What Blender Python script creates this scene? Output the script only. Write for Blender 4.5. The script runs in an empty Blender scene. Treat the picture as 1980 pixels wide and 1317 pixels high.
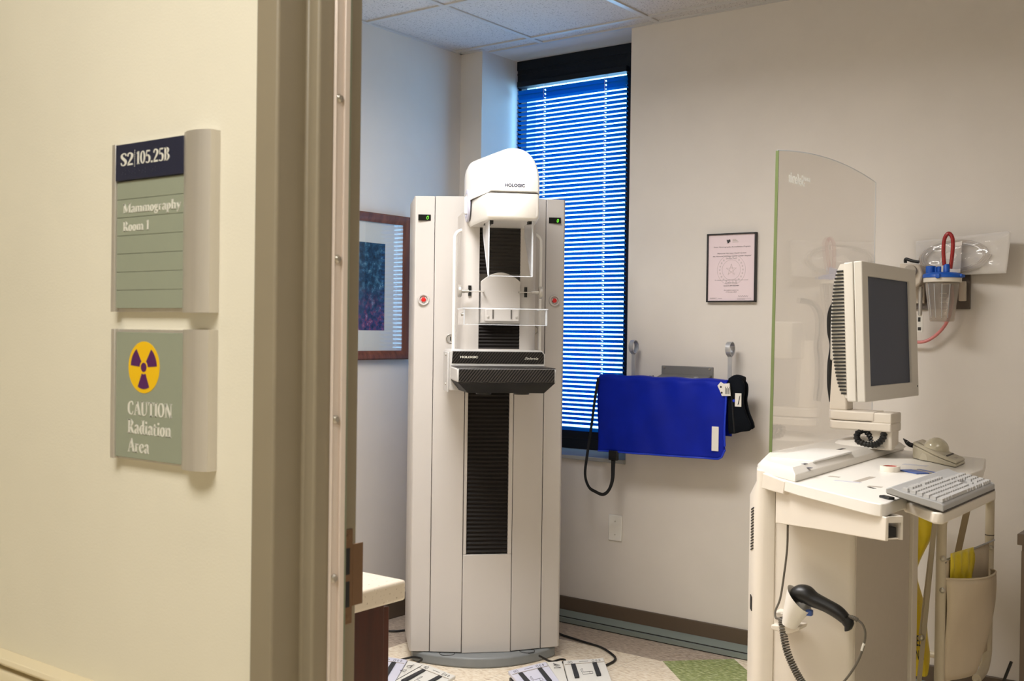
import bpy, bmesh, math, random
from mathutils import Vector, Matrix
random.seed(7)
SC = bpy.context.scene
COL = SC.collection
PI = math.pi
R = math.radians

# ------------------------------------------------------------------ camera
def make_camera():
    yaw, pitch, roll = R(36.87), R(-0.532), R(0.785)
    fwd = Vector((-math.sin(yaw)*math.cos(pitch), math.cos(yaw)*math.cos(pitch), math.sin(pitch)))
    right = Vector((math.cos(yaw), math.sin(yaw), 0))
    up = right.cross(fwd)
    r2 = right*math.cos(roll) + up*math.sin(roll)
    u2 = -right*math.sin(roll) + up*math.cos(roll)
    cd = bpy.data.cameras.new('camera')
    cam = bpy.data.objects.new('camera', cd)
    COL.objects.link(cam)
    M = Matrix((r2, u2, -fwd)).transposed().to_4x4()
    M.translation = Vector((0, 0, 1.32))
    cam.matrix_world = M
    cd.sensor_fit = 'HORIZONTAL'
    cd.sensor_width = 36.0
    cd.lens = 2115.2/1980*36.0
    cd.clip_start = 0.05
    cd.dof.use_dof = True
    cd.dof.focus_distance = 4.0
    cd.dof.aperture_fstop = 13.0
    SC.camera = cam
make_camera()

# ------------------------------------------------------------------ world, lights, exposure
SC.view_settings.view_transform = 'Standard'
SC.view_settings.look = 'None'
SC.view_settings.gamma = 1.0
SC.view_settings.exposure = 0.0
SC.view_settings.use_curve_mapping = False
W = bpy.data.worlds.new('daylight')
SC.world = W
W.use_nodes = True
bg = W.node_tree.nodes['Background']
bg.inputs['Color'].default_value = (0.28, 0.62, 1.0, 1)
bg.inputs['Strength'].default_value = 8.0

def area(name, loc, sx, sy, power, color, rot=(0, 0, 0), spread=180, portal=False):
    L = bpy.data.lights.new(name, 'AREA')
    L.shape = 'RECTANGLE'
    L.size, L.size_y = sx, sy
    L.energy = power
    L.color = color
    L.spread = R(spread)
    if portal:
        L.cycles.is_portal = True
    o = bpy.data.objects.new(name, L)
    o.location = loc
    o.rotation_euler = rot
    COL.objects.link(o)
    return o
ROOM_C = (1.0, 0.975, 0.95)
HALL_C = (1.0, 0.97, 0.92)
area('room_lamp', (-2.10, 2.20, 2.645), 1.2, 0.6, 64, ROOM_C, spread=166)
area('room_lamp', (-0.10, 1.90, 2.645), 0.6, 1.2, 7, ROOM_C, spread=160)
area('hall_lamp', (-0.75, -0.15, 2.645), 1.2, 0.6, 33, HALL_C, spread=160)
area('window_portal', (-2.885, 4.46, 1.66), 0.79, 1.83, 1, (1, 1, 1), rot=(R(-90), 0, 0), portal=True)

# ------------------------------------------------------------------ materials
def lin(c):
    return tuple(((v/255)/12.92 if v/255 <= 0.04045 else ((v/255+0.055)/1.055)**2.4) for v in c) + (1,)
def new_mat(name):
    m = bpy.data.materials.new(name)
    m.use_nodes = True
    nt = m.node_tree
    b = nt.nodes['Principled BSDF']
    return m, nt, b
def mat(name, rgb, rough=0.5, metal=0.0, spec=0.5, noise=0.0, scale=20.0, stretch=(1, 1, 1), bump=0.0, bscale=200.0, coat=0.0, emit=None):
    m, nt, b = new_mat(name)
    b.inputs['Base Color'].default_value = lin(rgb)
    b.inputs['Roughness'].default_value = rough
    b.inputs['Metallic'].default_value = metal
    b.inputs['Specular IOR Level'].default_value = spec
    b.inputs['Coat Weight'].default_value = coat
    tc = nt.nodes.new('ShaderNodeTexCoord')
    mp = nt.nodes.new('ShaderNodeMapping')
    mp.inputs['Scale'].default_value = stretch
    nt.links.new(tc.outputs['Object'], mp.inputs['Vector'])
    if noise > 0:
        n = nt.nodes.new('ShaderNodeTexNoise')
        n.inputs['Scale'].default_value = scale
        n.inputs['Detail'].default_value = 4
        nt.links.new(mp.outputs['Vector'], n.inputs['Vector'])
        r = nt.nodes.new('ShaderNodeValToRGB')
        c = lin(rgb)
        r.color_ramp.elements[0].position = 0.3
        r.color_ramp.elements[1].position = 0.7
        r.color_ramp.elements[0].color = tuple(x*(1-noise) for x in c[:3]) + (1,)
        r.color_ramp.elements[1].color = tuple(min(1, x*(1+noise)) for x in c[:3]) + (1,)
        nt.links.new(n.outputs['Fac'], r.inputs['Fac'])
        nt.links.new(r.outputs['Color'], b.inputs['Base Color'])
    if bump > 0:
        n2 = nt.nodes.new('ShaderNodeTexNoise')
        n2.inputs['Scale'].default_value = bscale
        nt.links.new(mp.outputs['Vector'], n2.inputs['Vector'])
        bp = nt.nodes.new('ShaderNodeBump')
        bp.inputs['Strength'].default_value = bump
        bp.inputs['Distance'].default_value = 0.002
        nt.links.new(n2.outputs['Fac'], bp.inputs['Height'])
        nt.links.new(bp.outputs['Normal'], b.inputs['Normal'])
    if emit:
        b.inputs['Emission Color'].default_value = lin(emit[0])
        b.inputs['Emission Strength'].default_value = emit[1]
    return m
def clear_mat(name, tint=(1, 1, 1), gloss=1.0, rough=0.0, haze=0.0, haze_rgb=(255, 255, 255), ior=1.45):
    """thin clear plastic / glass: see-through with fresnel reflection and a little milky haze"""
    m = bpy.data.materials.new(name)
    m.use_nodes = True
    nt = m.node_tree
    nt.nodes.clear()
    out = nt.nodes.new('ShaderNodeOutputMaterial')
    tr = nt.nodes.new('ShaderNodeBsdfTransparent')
    tr.inputs['Color'].default_value = tuple(tint) + (1,)
    gl = nt.nodes.new('ShaderNodeBsdfGlossy')
    gl.inputs['Roughness'].default_value = rough
    gl.inputs['Color'].default_value = (gloss, gloss, gloss, 1)
    fr = nt.nodes.new('ShaderNodeFresnel')
    # the same fresnel curve on both faces of the thin sheet (no total internal reflection)
    ge = nt.nodes.new('ShaderNodeNewGeometry')
    mr = nt.nodes.new('ShaderNodeMapRange')
    mr.inputs['To Min'].default_value = ior
    mr.inputs['To Max'].default_value = 1/ior
    nt.links.new(ge.outputs['Backfacing'], mr.inputs['Value'])
    nt.links.new(mr.outputs['Result'], fr.inputs['IOR'])
    mx = nt.nodes.new('ShaderNodeMixShader')
    nt.links.new(fr.outputs['Fac'], mx.inputs['Fac'])
    nt.links.new(tr.outputs['BSDF'], mx.inputs[1])
    nt.links.new(gl.outputs['BSDF'], mx.inputs[2])
    last = mx
    if haze > 0:
        df = nt.nodes.new('ShaderNodeBsdfDiffuse')
        df.inputs['Color'].default_value = lin(haze_rgb)
        m2 = nt.nodes.new('ShaderNodeMixShader')
        m2.inputs['Fac'].default_value = haze
        nt.links.new(mx.outputs['Shader'], m2.inputs[1])
        nt.links.new(df.outputs['BSDF'], m2.inputs[2])
        last = m2
    nt.links.new(last.outputs['Shader'], out.inputs['Surface'])
    return m
def carbon_mat(name):
    m, nt, b = new_mat(name)
    tc = nt.nodes.new('ShaderNodeTexCoord')
    mp = nt.nodes.new('ShaderNodeMapping')
    mp.inputs['Rotation'].default_value = (0, R(-38), 0)
    w = nt.nodes.new('ShaderNodeTexWave')
    w.wave_type = 'BANDS'
    w.bands_direction = 'X'
    w.inputs['Scale'].default_value = 38.0
    r = nt.nodes.new('ShaderNodeValToRGB')
    r.color_ramp.elements[0].position = 0.35
    r.color_ramp.elements[0].color = lin((7, 7, 8))
    r.color_ramp.elements[1].position = 0.75
    r.color_ramp.elements[1].color = lin((58, 54, 52))
    nt.links.new(tc.outputs['Object'], mp.inputs['Vector'])
    nt.links.new(mp.outputs['Vector'], w.inputs['Vector'])
    nt.links.new(w.outputs['Fac'], r.inputs['Fac'])
    nt.links.new(r.outputs['Color'], b.inputs['Base Color'])
    b.inputs['Roughness'].default_value = 0.30
    b.inputs['Specular IOR Level'].default_value = 0.3
    b.inputs['Coat Weight'].default_value = 0.05
    return m
def wood_mat(name, c0, c1, axis='Z', scale=30, rough=0.35):
    m, nt, b = new_mat(name)
    tc = nt.nodes.new('ShaderNodeTexCoord')
    mp = nt.nodes.new('ShaderNodeMapping')
    mp.inputs['Scale'].default_value = {'Z': (1, 1, 0.06), 'Y': (1, 0.06, 1), 'X': (0.06, 1, 1)}[axis]
    n = nt.nodes.new('ShaderNodeTexNoise')
    n.inputs['Scale'].default_value = scale
    n.inputs['Detail'].default_value = 6
    r = nt.nodes.new('ShaderNodeValToRGB')
    r.color_ramp.elements[0].position = 0.35
    r.color_ramp.elements[1].position = 0.68
    r.color_ramp.elements[0].color = lin(c0)
    r.color_ramp.elements[1].color = lin(c1)
    nt.links.new(tc.outputs['Object'], mp.inputs['Vector'])
    nt.links.new(mp.outputs['Vector'], n.inputs['Vector'])
    nt.links.new(n.outputs['Fac'], r.inputs['Fac'])
    nt.links.new(r.outputs['Color'], b.inputs['Base Color'])
    b.inputs['Roughness'].default_value = rough
    return m
def speck_mat(name, base, dark, light, scale=220, rough=0.35, lo=0.36, hi=0.66):
    """solid-surface / acoustic tile: base colour with scattered flecks"""
    m, nt, b = new_mat(name)
    tc = nt.nodes.new('ShaderNodeTexCoord')
    n = nt.nodes.new('ShaderNodeTexNoise')
    n.inputs['Scale'].default_value = scale
    n.inputs['Detail'].default_value = 2
    r = nt.nodes.new('ShaderNodeValToRGB')
    e = r.color_ramp.elements
    e[0].position = lo-0.06
    e[0].color = lin(dark)
    e[1].position = lo
    e[1].color = lin(base)
    a = e.new(hi)
    a.color = lin(base)
    a = e.new(hi+0.05)
    a.color = lin(light)
    nt.links.new(tc.outputs['Object'], n.inputs['Vector'])
    nt.links.new(n.outputs['Fac'], r.inputs['Fac'])
    nt.links.new(r.outputs['Color'], b.inputs['Base Color'])
    b.inputs['Roughness'].default_value = rough
    return m
def floor_mat():
    """beige vinyl tile with a grey border along two walls and a diagonal green strip"""
    m, nt, b = new_mat('vinyl_floor')
    N, Lk = nt.nodes, nt.links
    tc = N.new('ShaderNodeTexCoord')
    sp = N.new('ShaderNodeSeparateXYZ')
    Lk.new(tc.outputs['Object'], sp.inputs['Vector'])
    def mth(op, a, c=None):
        k = N.new('ShaderNodeMath')
        k.operation = op
        for i, v in enumerate((a, c)):
            if v is None:
                continue
            if isinstance(v, (int, float)):
                k.inputs[i].default_value = v
            else:
                Lk.new(v, k.inputs[i])
        return k.outputs[0]
    X, Y = sp.outputs['X'], sp.outputs['Y']
    s = mth('MULTIPLY', mth('ADD', X, Y), 0.70711)
    t = mth('MULTIPLY', mth('SUBTRACT', X, Y), 0.70711)
    border = mth('MAXIMUM', mth('GREATER_THAN', Y, 3.876), mth('LESS_THAN', X, -3.10))
    border = mth('MULTIPLY', border, mth('LESS_THAN', t, -4.25))
    green = mth('MULTIPLY', mth('MULTIPLY', mth('GREATER_THAN', s, 1.235), mth('LESS_THAN', s, 1.534)), mth('GREATER_THAN', t, -4.25))
    def chip(base, dk, lt):
        mp = N.new('ShaderNodeMapping')
        mp.inputs['Scale'].default_value = (1, 2.2, 1)
        mp.inputs['Rotation'].default_value = (0, 0, R(25))
        Lk.new(tc.outputs['Object'], mp.inputs['Vector'])
        n = N.new('ShaderNodeTexNoise')
        n.inputs['Scale'].default_value = 42
        n.inputs['Detail'].default_value = 3
        n.inputs['Roughness'].default_value = 0.6
        Lk.new(mp.outputs['Vector'], n.inputs['Vector'])
        r = N.new('ShaderNodeValToRGB')
        e = r.color_ramp.elements
        e[0].position = 0.28
        e[0].color = lin(dk)
        e[1].position = 0.5
        e[1].color = lin(base)
        k = e.new(0.74)
        k.color = lin(lt)
        Lk.new(n.outputs['Fac'], r.inputs['Fac'])
        return r.outputs['Color']
    c_b = chip((234, 220, 198), (196, 174, 148), (248, 240, 226))
    c_g = chip((172, 156, 140), (130, 114, 102), (200, 186, 172))
    c_n = chip((146, 158, 100), (104, 118, 66), (198, 204, 160))
    def mix(f, a, c):
        k = N.new('ShaderNodeMixRGB')
        Lk.new(f, k.inputs['Fac'])
        Lk.new(a, k.inputs['Color1'])
        if isinstance(c, tuple):
            k.inputs['Color2'].default_value = c
        else:
            Lk.new(c, k.inputs['Color2'])
        return k.outputs['Color']
    col = mix(green, mix(border, c_b, c_g), c_n)
    # hairline joints between the one-foot tiles
    jx = mth('LESS_THAN', mth('ABSOLUTE', mth('SUBTRACT', mth('FRACT', mth('DIVIDE', mth('ADD', X, 10.0), 0.3048)), 0.5)), 0.004)
    jy = mth('LESS_THAN', mth('ABSOLUTE', mth('SUBTRACT', mth('FRACT', mth('DIVIDE', mth('ADD', Y, 10.15), 0.3048)), 0.5)), 0.004)
    j = mth('MULTIPLY', mth('MAXIMUM', jx, jy), 0.35)
    col = mix(j, col, lin((110, 96, 80)))
    Lk.new(col, b.inputs['Base Color'])
    b.inputs['Roughness'].default_value = 0.38
    return m
def print_mat():
    """garden photograph: dark blue-green foliage, pale flecks, red and mauve blooms low on the left"""
    m, nt, b = new_mat('garden_print')
    N, Lk = nt.nodes, nt.links
    tc = N.new('ShaderNodeTexCoord')
    sp = N.new('ShaderNodeSeparateXYZ')
    Lk.new(tc.outputs['Object'], sp.inputs['Vector'])
    def noise(scale, det=6, rough=0.65):
        n = N.new('ShaderNodeTexNoise')
        n.inputs['Scale'].default_value = scale
        n.inputs['Detail'].default_value = det
        n.inputs['Roughness'].default_value = rough
        Lk.new(tc.outputs['Object'], n.inputs['Vector'])
        return n.outputs['Fac']
    def ramp(f, stops):
        r = N.new('ShaderNodeValToRGB')
        e = r.color_ramp.elements
        while len(e) < len(stops):
            e.new(0.5)
        for k, (p, c) in enumerate(stops):
            e[k].position = p
            e[k].color = c if len(c) == 4 else lin(c)
        Lk.new(f, r.inputs['Fac'])
        return r.outputs['Color']
    base = ramp(noise(34, 8, .72), [(0.34, (6, 14, 30)), (0.5, (22, 56, 84)), (0.62, (66, 112, 134)), (0.70, (190, 210, 222))])
    bloom = ramp(noise(44, 8, .7), [(0.38, (14, 30, 58)), (0.50, (52, 58, 112)), (0.58, (126, 50, 84)), (0.68, (150, 160, 200))])
    mr = N.new('ShaderNodeMapRange')
    mr.inputs['From Min'].default_value = 0.33
    mr.inputs['From Max'].default_value = 0.17
    Lk.new(sp.outputs['Z'], mr.inputs['Value'])
    mx = N.new('ShaderNodeMixRGB')
    Lk.new(mr.outputs['Result'], mx.inputs['Fac'])
    Lk.new(base, mx.inputs['Color1'])
    Lk.new(bloom, mx.inputs['Color2'])
    Lk.new(mx.outputs['Color'], b.inputs['Base Color'])
    b.inputs['Roughness'].default_value = 0.6
    return m
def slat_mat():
    """white translucent blind slat with blue daylight put into its colour"""
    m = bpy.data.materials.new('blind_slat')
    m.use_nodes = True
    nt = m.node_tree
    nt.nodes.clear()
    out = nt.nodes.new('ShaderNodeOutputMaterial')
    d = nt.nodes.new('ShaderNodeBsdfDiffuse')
    d.inputs['Color'].default_value = lin((24, 118, 188))  # blue of the daylight painted onto white slats
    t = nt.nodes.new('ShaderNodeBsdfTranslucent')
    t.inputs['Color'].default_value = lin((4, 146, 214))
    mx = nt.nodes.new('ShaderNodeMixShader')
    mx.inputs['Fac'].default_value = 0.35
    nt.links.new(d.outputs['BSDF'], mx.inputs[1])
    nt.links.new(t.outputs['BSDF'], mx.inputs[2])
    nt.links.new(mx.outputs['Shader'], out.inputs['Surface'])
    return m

M = {}
M['wall'] = mat('room_wall_vinyl', (210, 203, 195), 0.62, spec=0.3, noise=0.02, scale=6, bump=0.10, bscale=420)
M['hall_wall'] = mat('hall_wall_paint', (233, 227, 207), 0.6, spec=0.3, noise=0.02, scale=5, bump=0.10, bscale=300)
M['tile'] = speck_mat('ceiling_tile', (200, 195, 192), (146, 142, 140), (220, 217, 214), scale=150, rough=0.9, lo=0.40, hi=0.68)
M['tbar'] = mat('ceiling_grid_paint', (192, 190, 188), 0.35)
M['floor'] = floor_mat()
M['base'] = mat('baseboard_rubber', (86, 72, 58), 0.45)
M['jamb'] = mat('door_frame_paint', (146, 135, 113), 0.42, noise=0.02, scale=8)
M['gasket'] = mat('gasket_aluminium', (232, 218, 206), 0.3, 0.15)
M['seal'] = mat('seal_rubber', (128, 132, 108), 0.5)
M['bronze'] = mat('strike_bronze', (132, 104, 80), 0.4, 0.8)
M['screw'] = mat('screw_steel', (190, 184, 172), 0.3, 0.9)
M['black'] = mat('black_plastic', (14, 14, 15), 0.4)
M['sign_al'] = mat('brushed_aluminium', (216, 211, 204), 0.36, 0.7, noise=0.05, scale=60, stretch=(1, 1, 0.02))
M['sign_green'] = mat('sign_grey_green', (150, 156, 136), 0.5)
M['navy'] = mat('sign_navy', (28, 33, 58), 0.45)
M['letter'] = mat('sign_white_letter', (226, 224, 212), 0.5)
M['yellow'] = mat('symbol_yellow', (246, 196, 0), 0.5)
M['purple'] = mat('symbol_purple', (84, 22, 92), 0.5)
M['rail'] = mat('crash_rail_vinyl', (230, 216, 182), 0.5)
M['counter'] = speck_mat('solid_surface_counter', (226, 214, 196), (150, 124, 96), (240, 232, 220), scale=170, rough=0.3, lo=0.34, hi=0.7)
M['cherry'] = wood_mat('dark_cherry', (50, 18, 10), (90, 38, 22), 'Z', 26, 0.35)
M['frame_wood'] = wood_mat('picture_frame_wood', (80, 42, 27), (118, 68, 46), 'Z', 40, 0.35)
M['mat_board'] = mat('mat_board', (206, 206, 200), 0.8)
M['print'] = print_mat()
M['pic_glass'] = clear_mat('picture_glass', ior=1.5)
M['win_frame'] = mat('window_frame_navy', (9, 13, 22), 0.5, spec=0.25)
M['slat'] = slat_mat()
M['pane'] = clear_mat('window_glass', tint=(0.95, 0.98, 1.0))
M['sill'] = mat('sill_grey', (150, 150, 148), 0.45)
M['cord_w'] = mat('blind_cord', (220, 228, 236), 0.7)
M['white'] = mat('machine_white', (196, 191, 187), 0.38, noise=0.012, scale=4)
M['white2'] = mat('machine_head_white', (232, 229, 224), 0.32)
M['greyb'] = mat('machine_base_grey', (126, 130, 132), 0.45, noise=0.03, scale=30)
M['seam'] = mat('seam_dark', (60, 54, 50), 0.6)
M['pleat'] = mat('bellows_black', (34, 30, 28), 0.6, spec=0.3)
M['carbon'] = carbon_mat('carbon_fibre')
M['det_under'] = mat('detector_underside', (15, 15, 16), 0.55, spec=0.25)
M['det_side'] = mat('detector_side_grey', (196, 194, 192), 0.35)
M['lav'] = mat('lavender_plastic', (196, 196, 214), 0.4)
M['knob'] = mat('knob_satin_metal', (190, 186, 180), 0.35, 0.6)
M['red'] = mat('stop_red', (206, 24, 22), 0.35)
M['disp'] = mat('display_black', (8, 10, 10), 0.2)
M['digit'] = mat('display_digit', (90, 220, 40), 0.5, emit=((110, 235, 50), 1.2))
M['glass_letter'] = mat('glass_white_letter', (244, 244, 240), 0.6)
_nt = M['glass_letter'].node_tree
_tr = _nt.nodes.new('ShaderNodeBsdfTranslucent')
_tr.inputs['Color'].default_value = lin((250, 250, 246))
_mx = _nt.nodes.new('ShaderNodeMixShader')
_mx.inputs['Fac'].default_value = 0.6
_nt.links.new(_nt.nodes['Principled BSDF'].outputs['BSDF'], _mx.inputs[1])
_nt.links.new(_tr.outputs['BSDF'], _mx.inputs[2])
_nt.links.new(_mx.outputs['Shader'], _nt.nodes['Material Output'].inputs['Surface'])
M['ink'] = mat('dark_ink', (34, 40, 70), 0.5)
M['ink_black'] = mat('black_ink', (34, 32, 32), 0.6)
M['clear'] = clear_mat('clear_plastic', tint=(0.985, 0.985, 0.985), haze=0.02)
M['shield_clear'] = clear_mat('face_shield_clear', tint=(0.985, 0.985, 0.985), ior=1.22)
M['shield_wing'] = clear_mat('face_shield_wing', tint=(0.95, 0.95, 0.96), haze=0.30, haze_rgb=(226, 226, 230), ior=1.3)
M['clear_edge'] = clear_mat('clear_edge_highlight', tint=(0.85, 0.88, 0.92), haze=0.55, haze_rgb=(240, 244, 250))  # whitish haze paints the highlight along clear edges
M['shield'] = clear_mat('shield_glass', tint=(0.955, 0.945, 0.93), ior=1.55)
M['shield_edge'] = mat('shield_green_edge', (98, 112, 66), 0.3)
M['cart'] = mat('workstation_cream', (222, 213, 200), 0.42, noise=0.012, scale=3)
M['cart_top'] = mat('worktop_white', (232, 227, 219), 0.35)
M['cart_shaded'] = mat('workstation_side_shaded', (196, 186, 174), 0.5, noise=0.015, scale=60)  # cream darkened to paint shade on the side turned from the lamp
M['mon'] = mat('monitor_beige', (204, 198, 187), 0.42)
M['screen'] = mat('screen_off', (64, 70, 86), 0.45, spec=0.15)
M['kb_body'] = mat('keyboard_grey', (170, 169, 168), 0.5)
M['key'] = mat('key_grey', (184, 182, 180), 0.5)
M['tb_body'] = mat('trackball_beige', (186, 178, 158), 0.45)
M['tb_ball'] = mat('trackball_ball', (196, 188, 164), 0.12, coat=0.5)
M['cable'] = mat('cable_black', (20, 19, 18), 0.5)
M['cable_g'] = mat('cable_grey', (92, 86, 76), 0.5)
M['apron'] = mat('apron_blue_vinyl', (0, 28, 152), 0.5, spec=0.22, noise=0.12, scale=9, bump=0.06, bscale=60)
M['piping'] = mat('apron_piping', (10, 50, 190), 0.45)
M['navyfab'] = mat('black_navy_fabric', (5, 9, 17), 0.8, spec=0.15, noise=0.1, scale=50)
M['webbing'] = mat('black_webbing', (12, 12, 13), 0.75)
M['tag'] = mat('white_tag', (222, 218, 210), 0.6)
M['steel'] = mat('rack_steel', (176, 176, 178), 0.36, 0.45)
M['rack_grey'] = mat('rack_grey_paint', (122, 120, 118), 0.4, 0.3)
M['outlet'] = mat('plate_white', (224, 220, 212), 0.4)
M['cert_frame'] = mat('black_frame', (22, 20, 22), 0.4)
M['pink'] = mat('pink_paper', (220, 202, 206), 0.7)
M['seal_ink'] = mat('pale_grey_ink', (196, 182, 182), 0.7)
M['race'] = mat('raceway_grey', (122, 130, 124), 0.45, 0.2)
M['race_dark'] = mat('raceway_shadow_gap', (26, 22, 20), 0.7)
M['suction_plate'] = mat('gas_plate_grey', (92, 82, 74), 0.45)
M['lid_blue'] = mat('canister_lid_blue', (10, 86, 186), 0.4)
M['canister'] = clear_mat('canister_clear', tint=(0.86, 0.83, 0.80), haze=0.16, haze_rgb=(220, 212, 204))
M['collar_w'] = mat('canister_collar', (226, 218, 204), 0.45)
M['tube_red'] = mat('red_tube', (150, 14, 22), 0.2, coat=0.4)
M['tube_pink'] = mat('pink_tube', (214, 130, 128), 0.3)
M['pouch'] = clear_mat('pouch_plastic', tint=(0.9, 0.9, 0.9), haze=0.22, haze_rgb=(248, 246, 242), ior=1.6, rough=0.10)
M['paper'] = mat('pouch_paper', (224, 216, 208), 0.75)
M['tube_clear'] = clear_mat('clear_tube', tint=(0.82, 0.78, 0.74), haze=0.3, haze_rgb=(226, 216, 206))
M['device'] = mat('wall_device_beige', (206, 194, 178), 0.45)
M['hamper'] = mat('hamper_enamel', (206, 194, 170), 0.35)
M['hamper_bar'] = mat('hamper_flat_bar', (170, 152, 122), 0.4)
M['bag_y'] = mat('yellow_bag_film', (246, 222, 48), 0.32, noise=0.08, scale=18, bump=0.3, bscale=30)
M['canvas'] = mat('canvas_cloth', (218, 202, 176), 0.75, noise=0.03, scale=12, bump=0.08, bscale=300)
M['canvas_in'] = mat('pouch_liner', (190, 168, 96), 0.6)
M['tan'] = mat('brown_laminate', (124, 108, 94), 0.4)
M['tape_w'] = mat('tape_white', (236, 228, 214), 0.6)
M['tape_red'] = mat('tape_core_red', (206, 60, 52), 0.6)
M['card_blue'] = mat('card_blue', (64, 92, 160), 0.4)
M['rubber'] = mat('pedal_rubber', (40, 42, 46), 0.6, bump=0.3, bscale=500)
M['pedal'] = mat('pedal_white', (216, 214, 208), 0.4)
M['pedal_lav'] = mat('pedal_lavender', (206, 206, 222), 0.4)
M['label_grey'] = mat('label_grey', (172, 162, 150), 0.6)
M['label_blue'] = mat('label_lavender', (196, 196, 204), 0.6)

# ------------------------------------------------------------------ mesh builder
PM = {}          # world matrix of every parent
class MB:
    def __init__(s):
        s.v, s.f = [], []
        s.X = Matrix.Identity(4)
    def add(s, vs, fs):
        o = len(s.v)
        s.v += [tuple(s.X @ Vector(p)) for p in vs]
        s.f += [tuple(i+o for i in f) for f in fs]
        return s
    def box(s, x0, x1, y0, y1, z0, z1):
        return s.add([(x0, y0, z0), (x1, y0, z0), (x1, y1, z0), (x0, y1, z0), (x0, y0, z1), (x1, y0, z1), (x1, y1, z1), (x0, y1, z1)],
                     [(0, 3, 2, 1), (4, 5, 6, 7), (0, 1, 5, 4), (1, 2, 6, 5), (2, 3, 7, 6), (3, 0, 4, 7)])
    def loft(s, rings, close=True, caps=True):
        n = len(rings[0])
        vs = [p for r in rings for p in r]
        fs = []
        for k in range(len(rings)-1):
            for i in range(n if close else n-1):
                j = (i+1) % n
                fs.append((k*n+i, k*n+j, (k+1)*n+j, (k+1)*n+i))
        if caps:
            fs.append(tuple(reversed(range(n))))
            fs.append(tuple((len(rings)-1)*n+i for i in range(n)))
        return s.add(vs, fs)
    def prism(s, pts, z0, z1):
        return s.loft([[(x, y, z0) for x, y in pts], [(x, y, z1) for x, y in pts]])
    def ext(s, pts, vec):
        vec = Vector(vec)
        return s.loft([[tuple(p) for p in pts], [tuple(Vector(p)+vec) for p in pts]])
    def quad(s, a, b, c, d):
        return s.add([a, b, c, d], [(0, 1, 2, 3)])
    def tube(s, path, r, n=10, caps=True, closed=False):
        P = [Vector(p) for p in path]
        m = len(P)
        rr = r if isinstance(r, (list, tuple)) else [r]*m
        rings = []
        prev = None
        for i in range(m):
            if closed:
                t = (P[(i+1) % m]-P[i-1]).normalized()
            else:
                t = (P[min(i+1, m-1)]-P[max(i-1, 0)]).normalized()
            if prev is None:
                a = Vector((0, 0, 1)) if abs(t.z) < 0.9 else Vector((1, 0, 0))
                u = (a - t*a.dot(t)).normalized()
            else:
                u = (prev - t*prev.dot(t)).normalized()
            prev = u
            w = t.cross(u)
            rings.append([tuple(P[i]+(u*math.cos(2*PI*k/n)+w*math.sin(2*PI*k/n))*rr[i]) for k in range(n)])
        if closed:
            rings.append(rings[0])
            return s.loft(rings, caps=False)
        return s.loft(rings, caps=caps)
    def sweep(s, path, w, t, side, closed=False):
        """flat strip: width w along the fixed side vector, thickness t in the plane of the path"""
        P = [Vector(p) for p in path]
        sd = Vector(side).normalized()
        m = len(P)
        rings = []
        for i in range(m):
            tg = (P[(i+1) % m]-P[i-1]) if closed else (P[min(i+1, m-1)]-P[max(i-1, 0)])
            nn = tg.cross(sd).normalized()
            ww = w[i] if isinstance(w, (list, tuple)) else w
            rings.append([tuple(P[i]+sd*a*ww/2+nn*b*t/2) for a, b in ((-1, -1), (1, -1), (1, 1), (-1, 1))])
        if closed:
            rings.append(rings[0])
            return s.loft(rings, caps=False)
        return s.loft(rings)
    def lathe(s, prof, c, axis=(0, 0, 1), n=32):
        ax = Vector(axis).normalized()
        a = Vector((1, 0, 0)) if abs(ax.x) < 0.9 else Vector((0, 1, 0))
        u = (a-ax*a.dot(ax)).normalized()
        w = ax.cross(u)
        c = Vector(c)
        rings = [[tuple(c+ax*z+(u*math.cos(2*PI*k/n)+w*math.sin(2*PI*k/n))*max(r, 1e-5)) for k in range(n)] for r, z in prof]
        return s.loft(rings)
    def cyl(s, c, axis, r, h, n=28):
        return s.lathe([(r, 0), (r, h)], c, axis, n)
    def grid(s, fn, nu, nv):
        vs = [fn(i/nu, j/nv) for j in range(nv+1) for i in range(nu+1)]
        fs = [(j*(nu+1)+i, j*(nu+1)+i+1, (j+1)*(nu+1)+i+1, (j+1)*(nu+1)+i) for j in range(nv) for i in range(nu)]
        return s.add(vs, fs)
    def sphere(s, c, r, n=24, m=14, sz=1.0, half=False):
        a0 = 0.0 if half else -PI/2
        prof = [(r*math.cos(a0+(PI/2-a0)*k/m), r*sz*math.sin(a0+(PI/2-a0)*k/m)) for k in range(m+1)]
        return s.lathe(prof, c, (0, 0, 1), n)

def crom(pts, n=8, closed=False):
    """smooth curve through points of any dimension"""
    out = []
    m = len(pts)
    segs = m if closed else m-1
    for i in range(segs):
        if closed:
            p0, p1, p2, p3 = pts[i-1], pts[i], pts[(i+1) % m], pts[(i+2) % m]
        else:
            p0, p1, p2, p3 = pts[max(i-1, 0)], pts[i], pts[i+1], pts[min(i+2, m-1)]
        for k in range(n):
            t = k/n
            out.append(tuple(0.5*((2*b)+(-a+c)*t+(2*a-5*b+4*c-d)*t*t+(-a+3*b-3*c+d)*t**3) for a, b, c, d in zip(p0, p1, p2, p3)))
    if not closed:
        out.append(tuple(pts[-1]))
    return out

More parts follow.
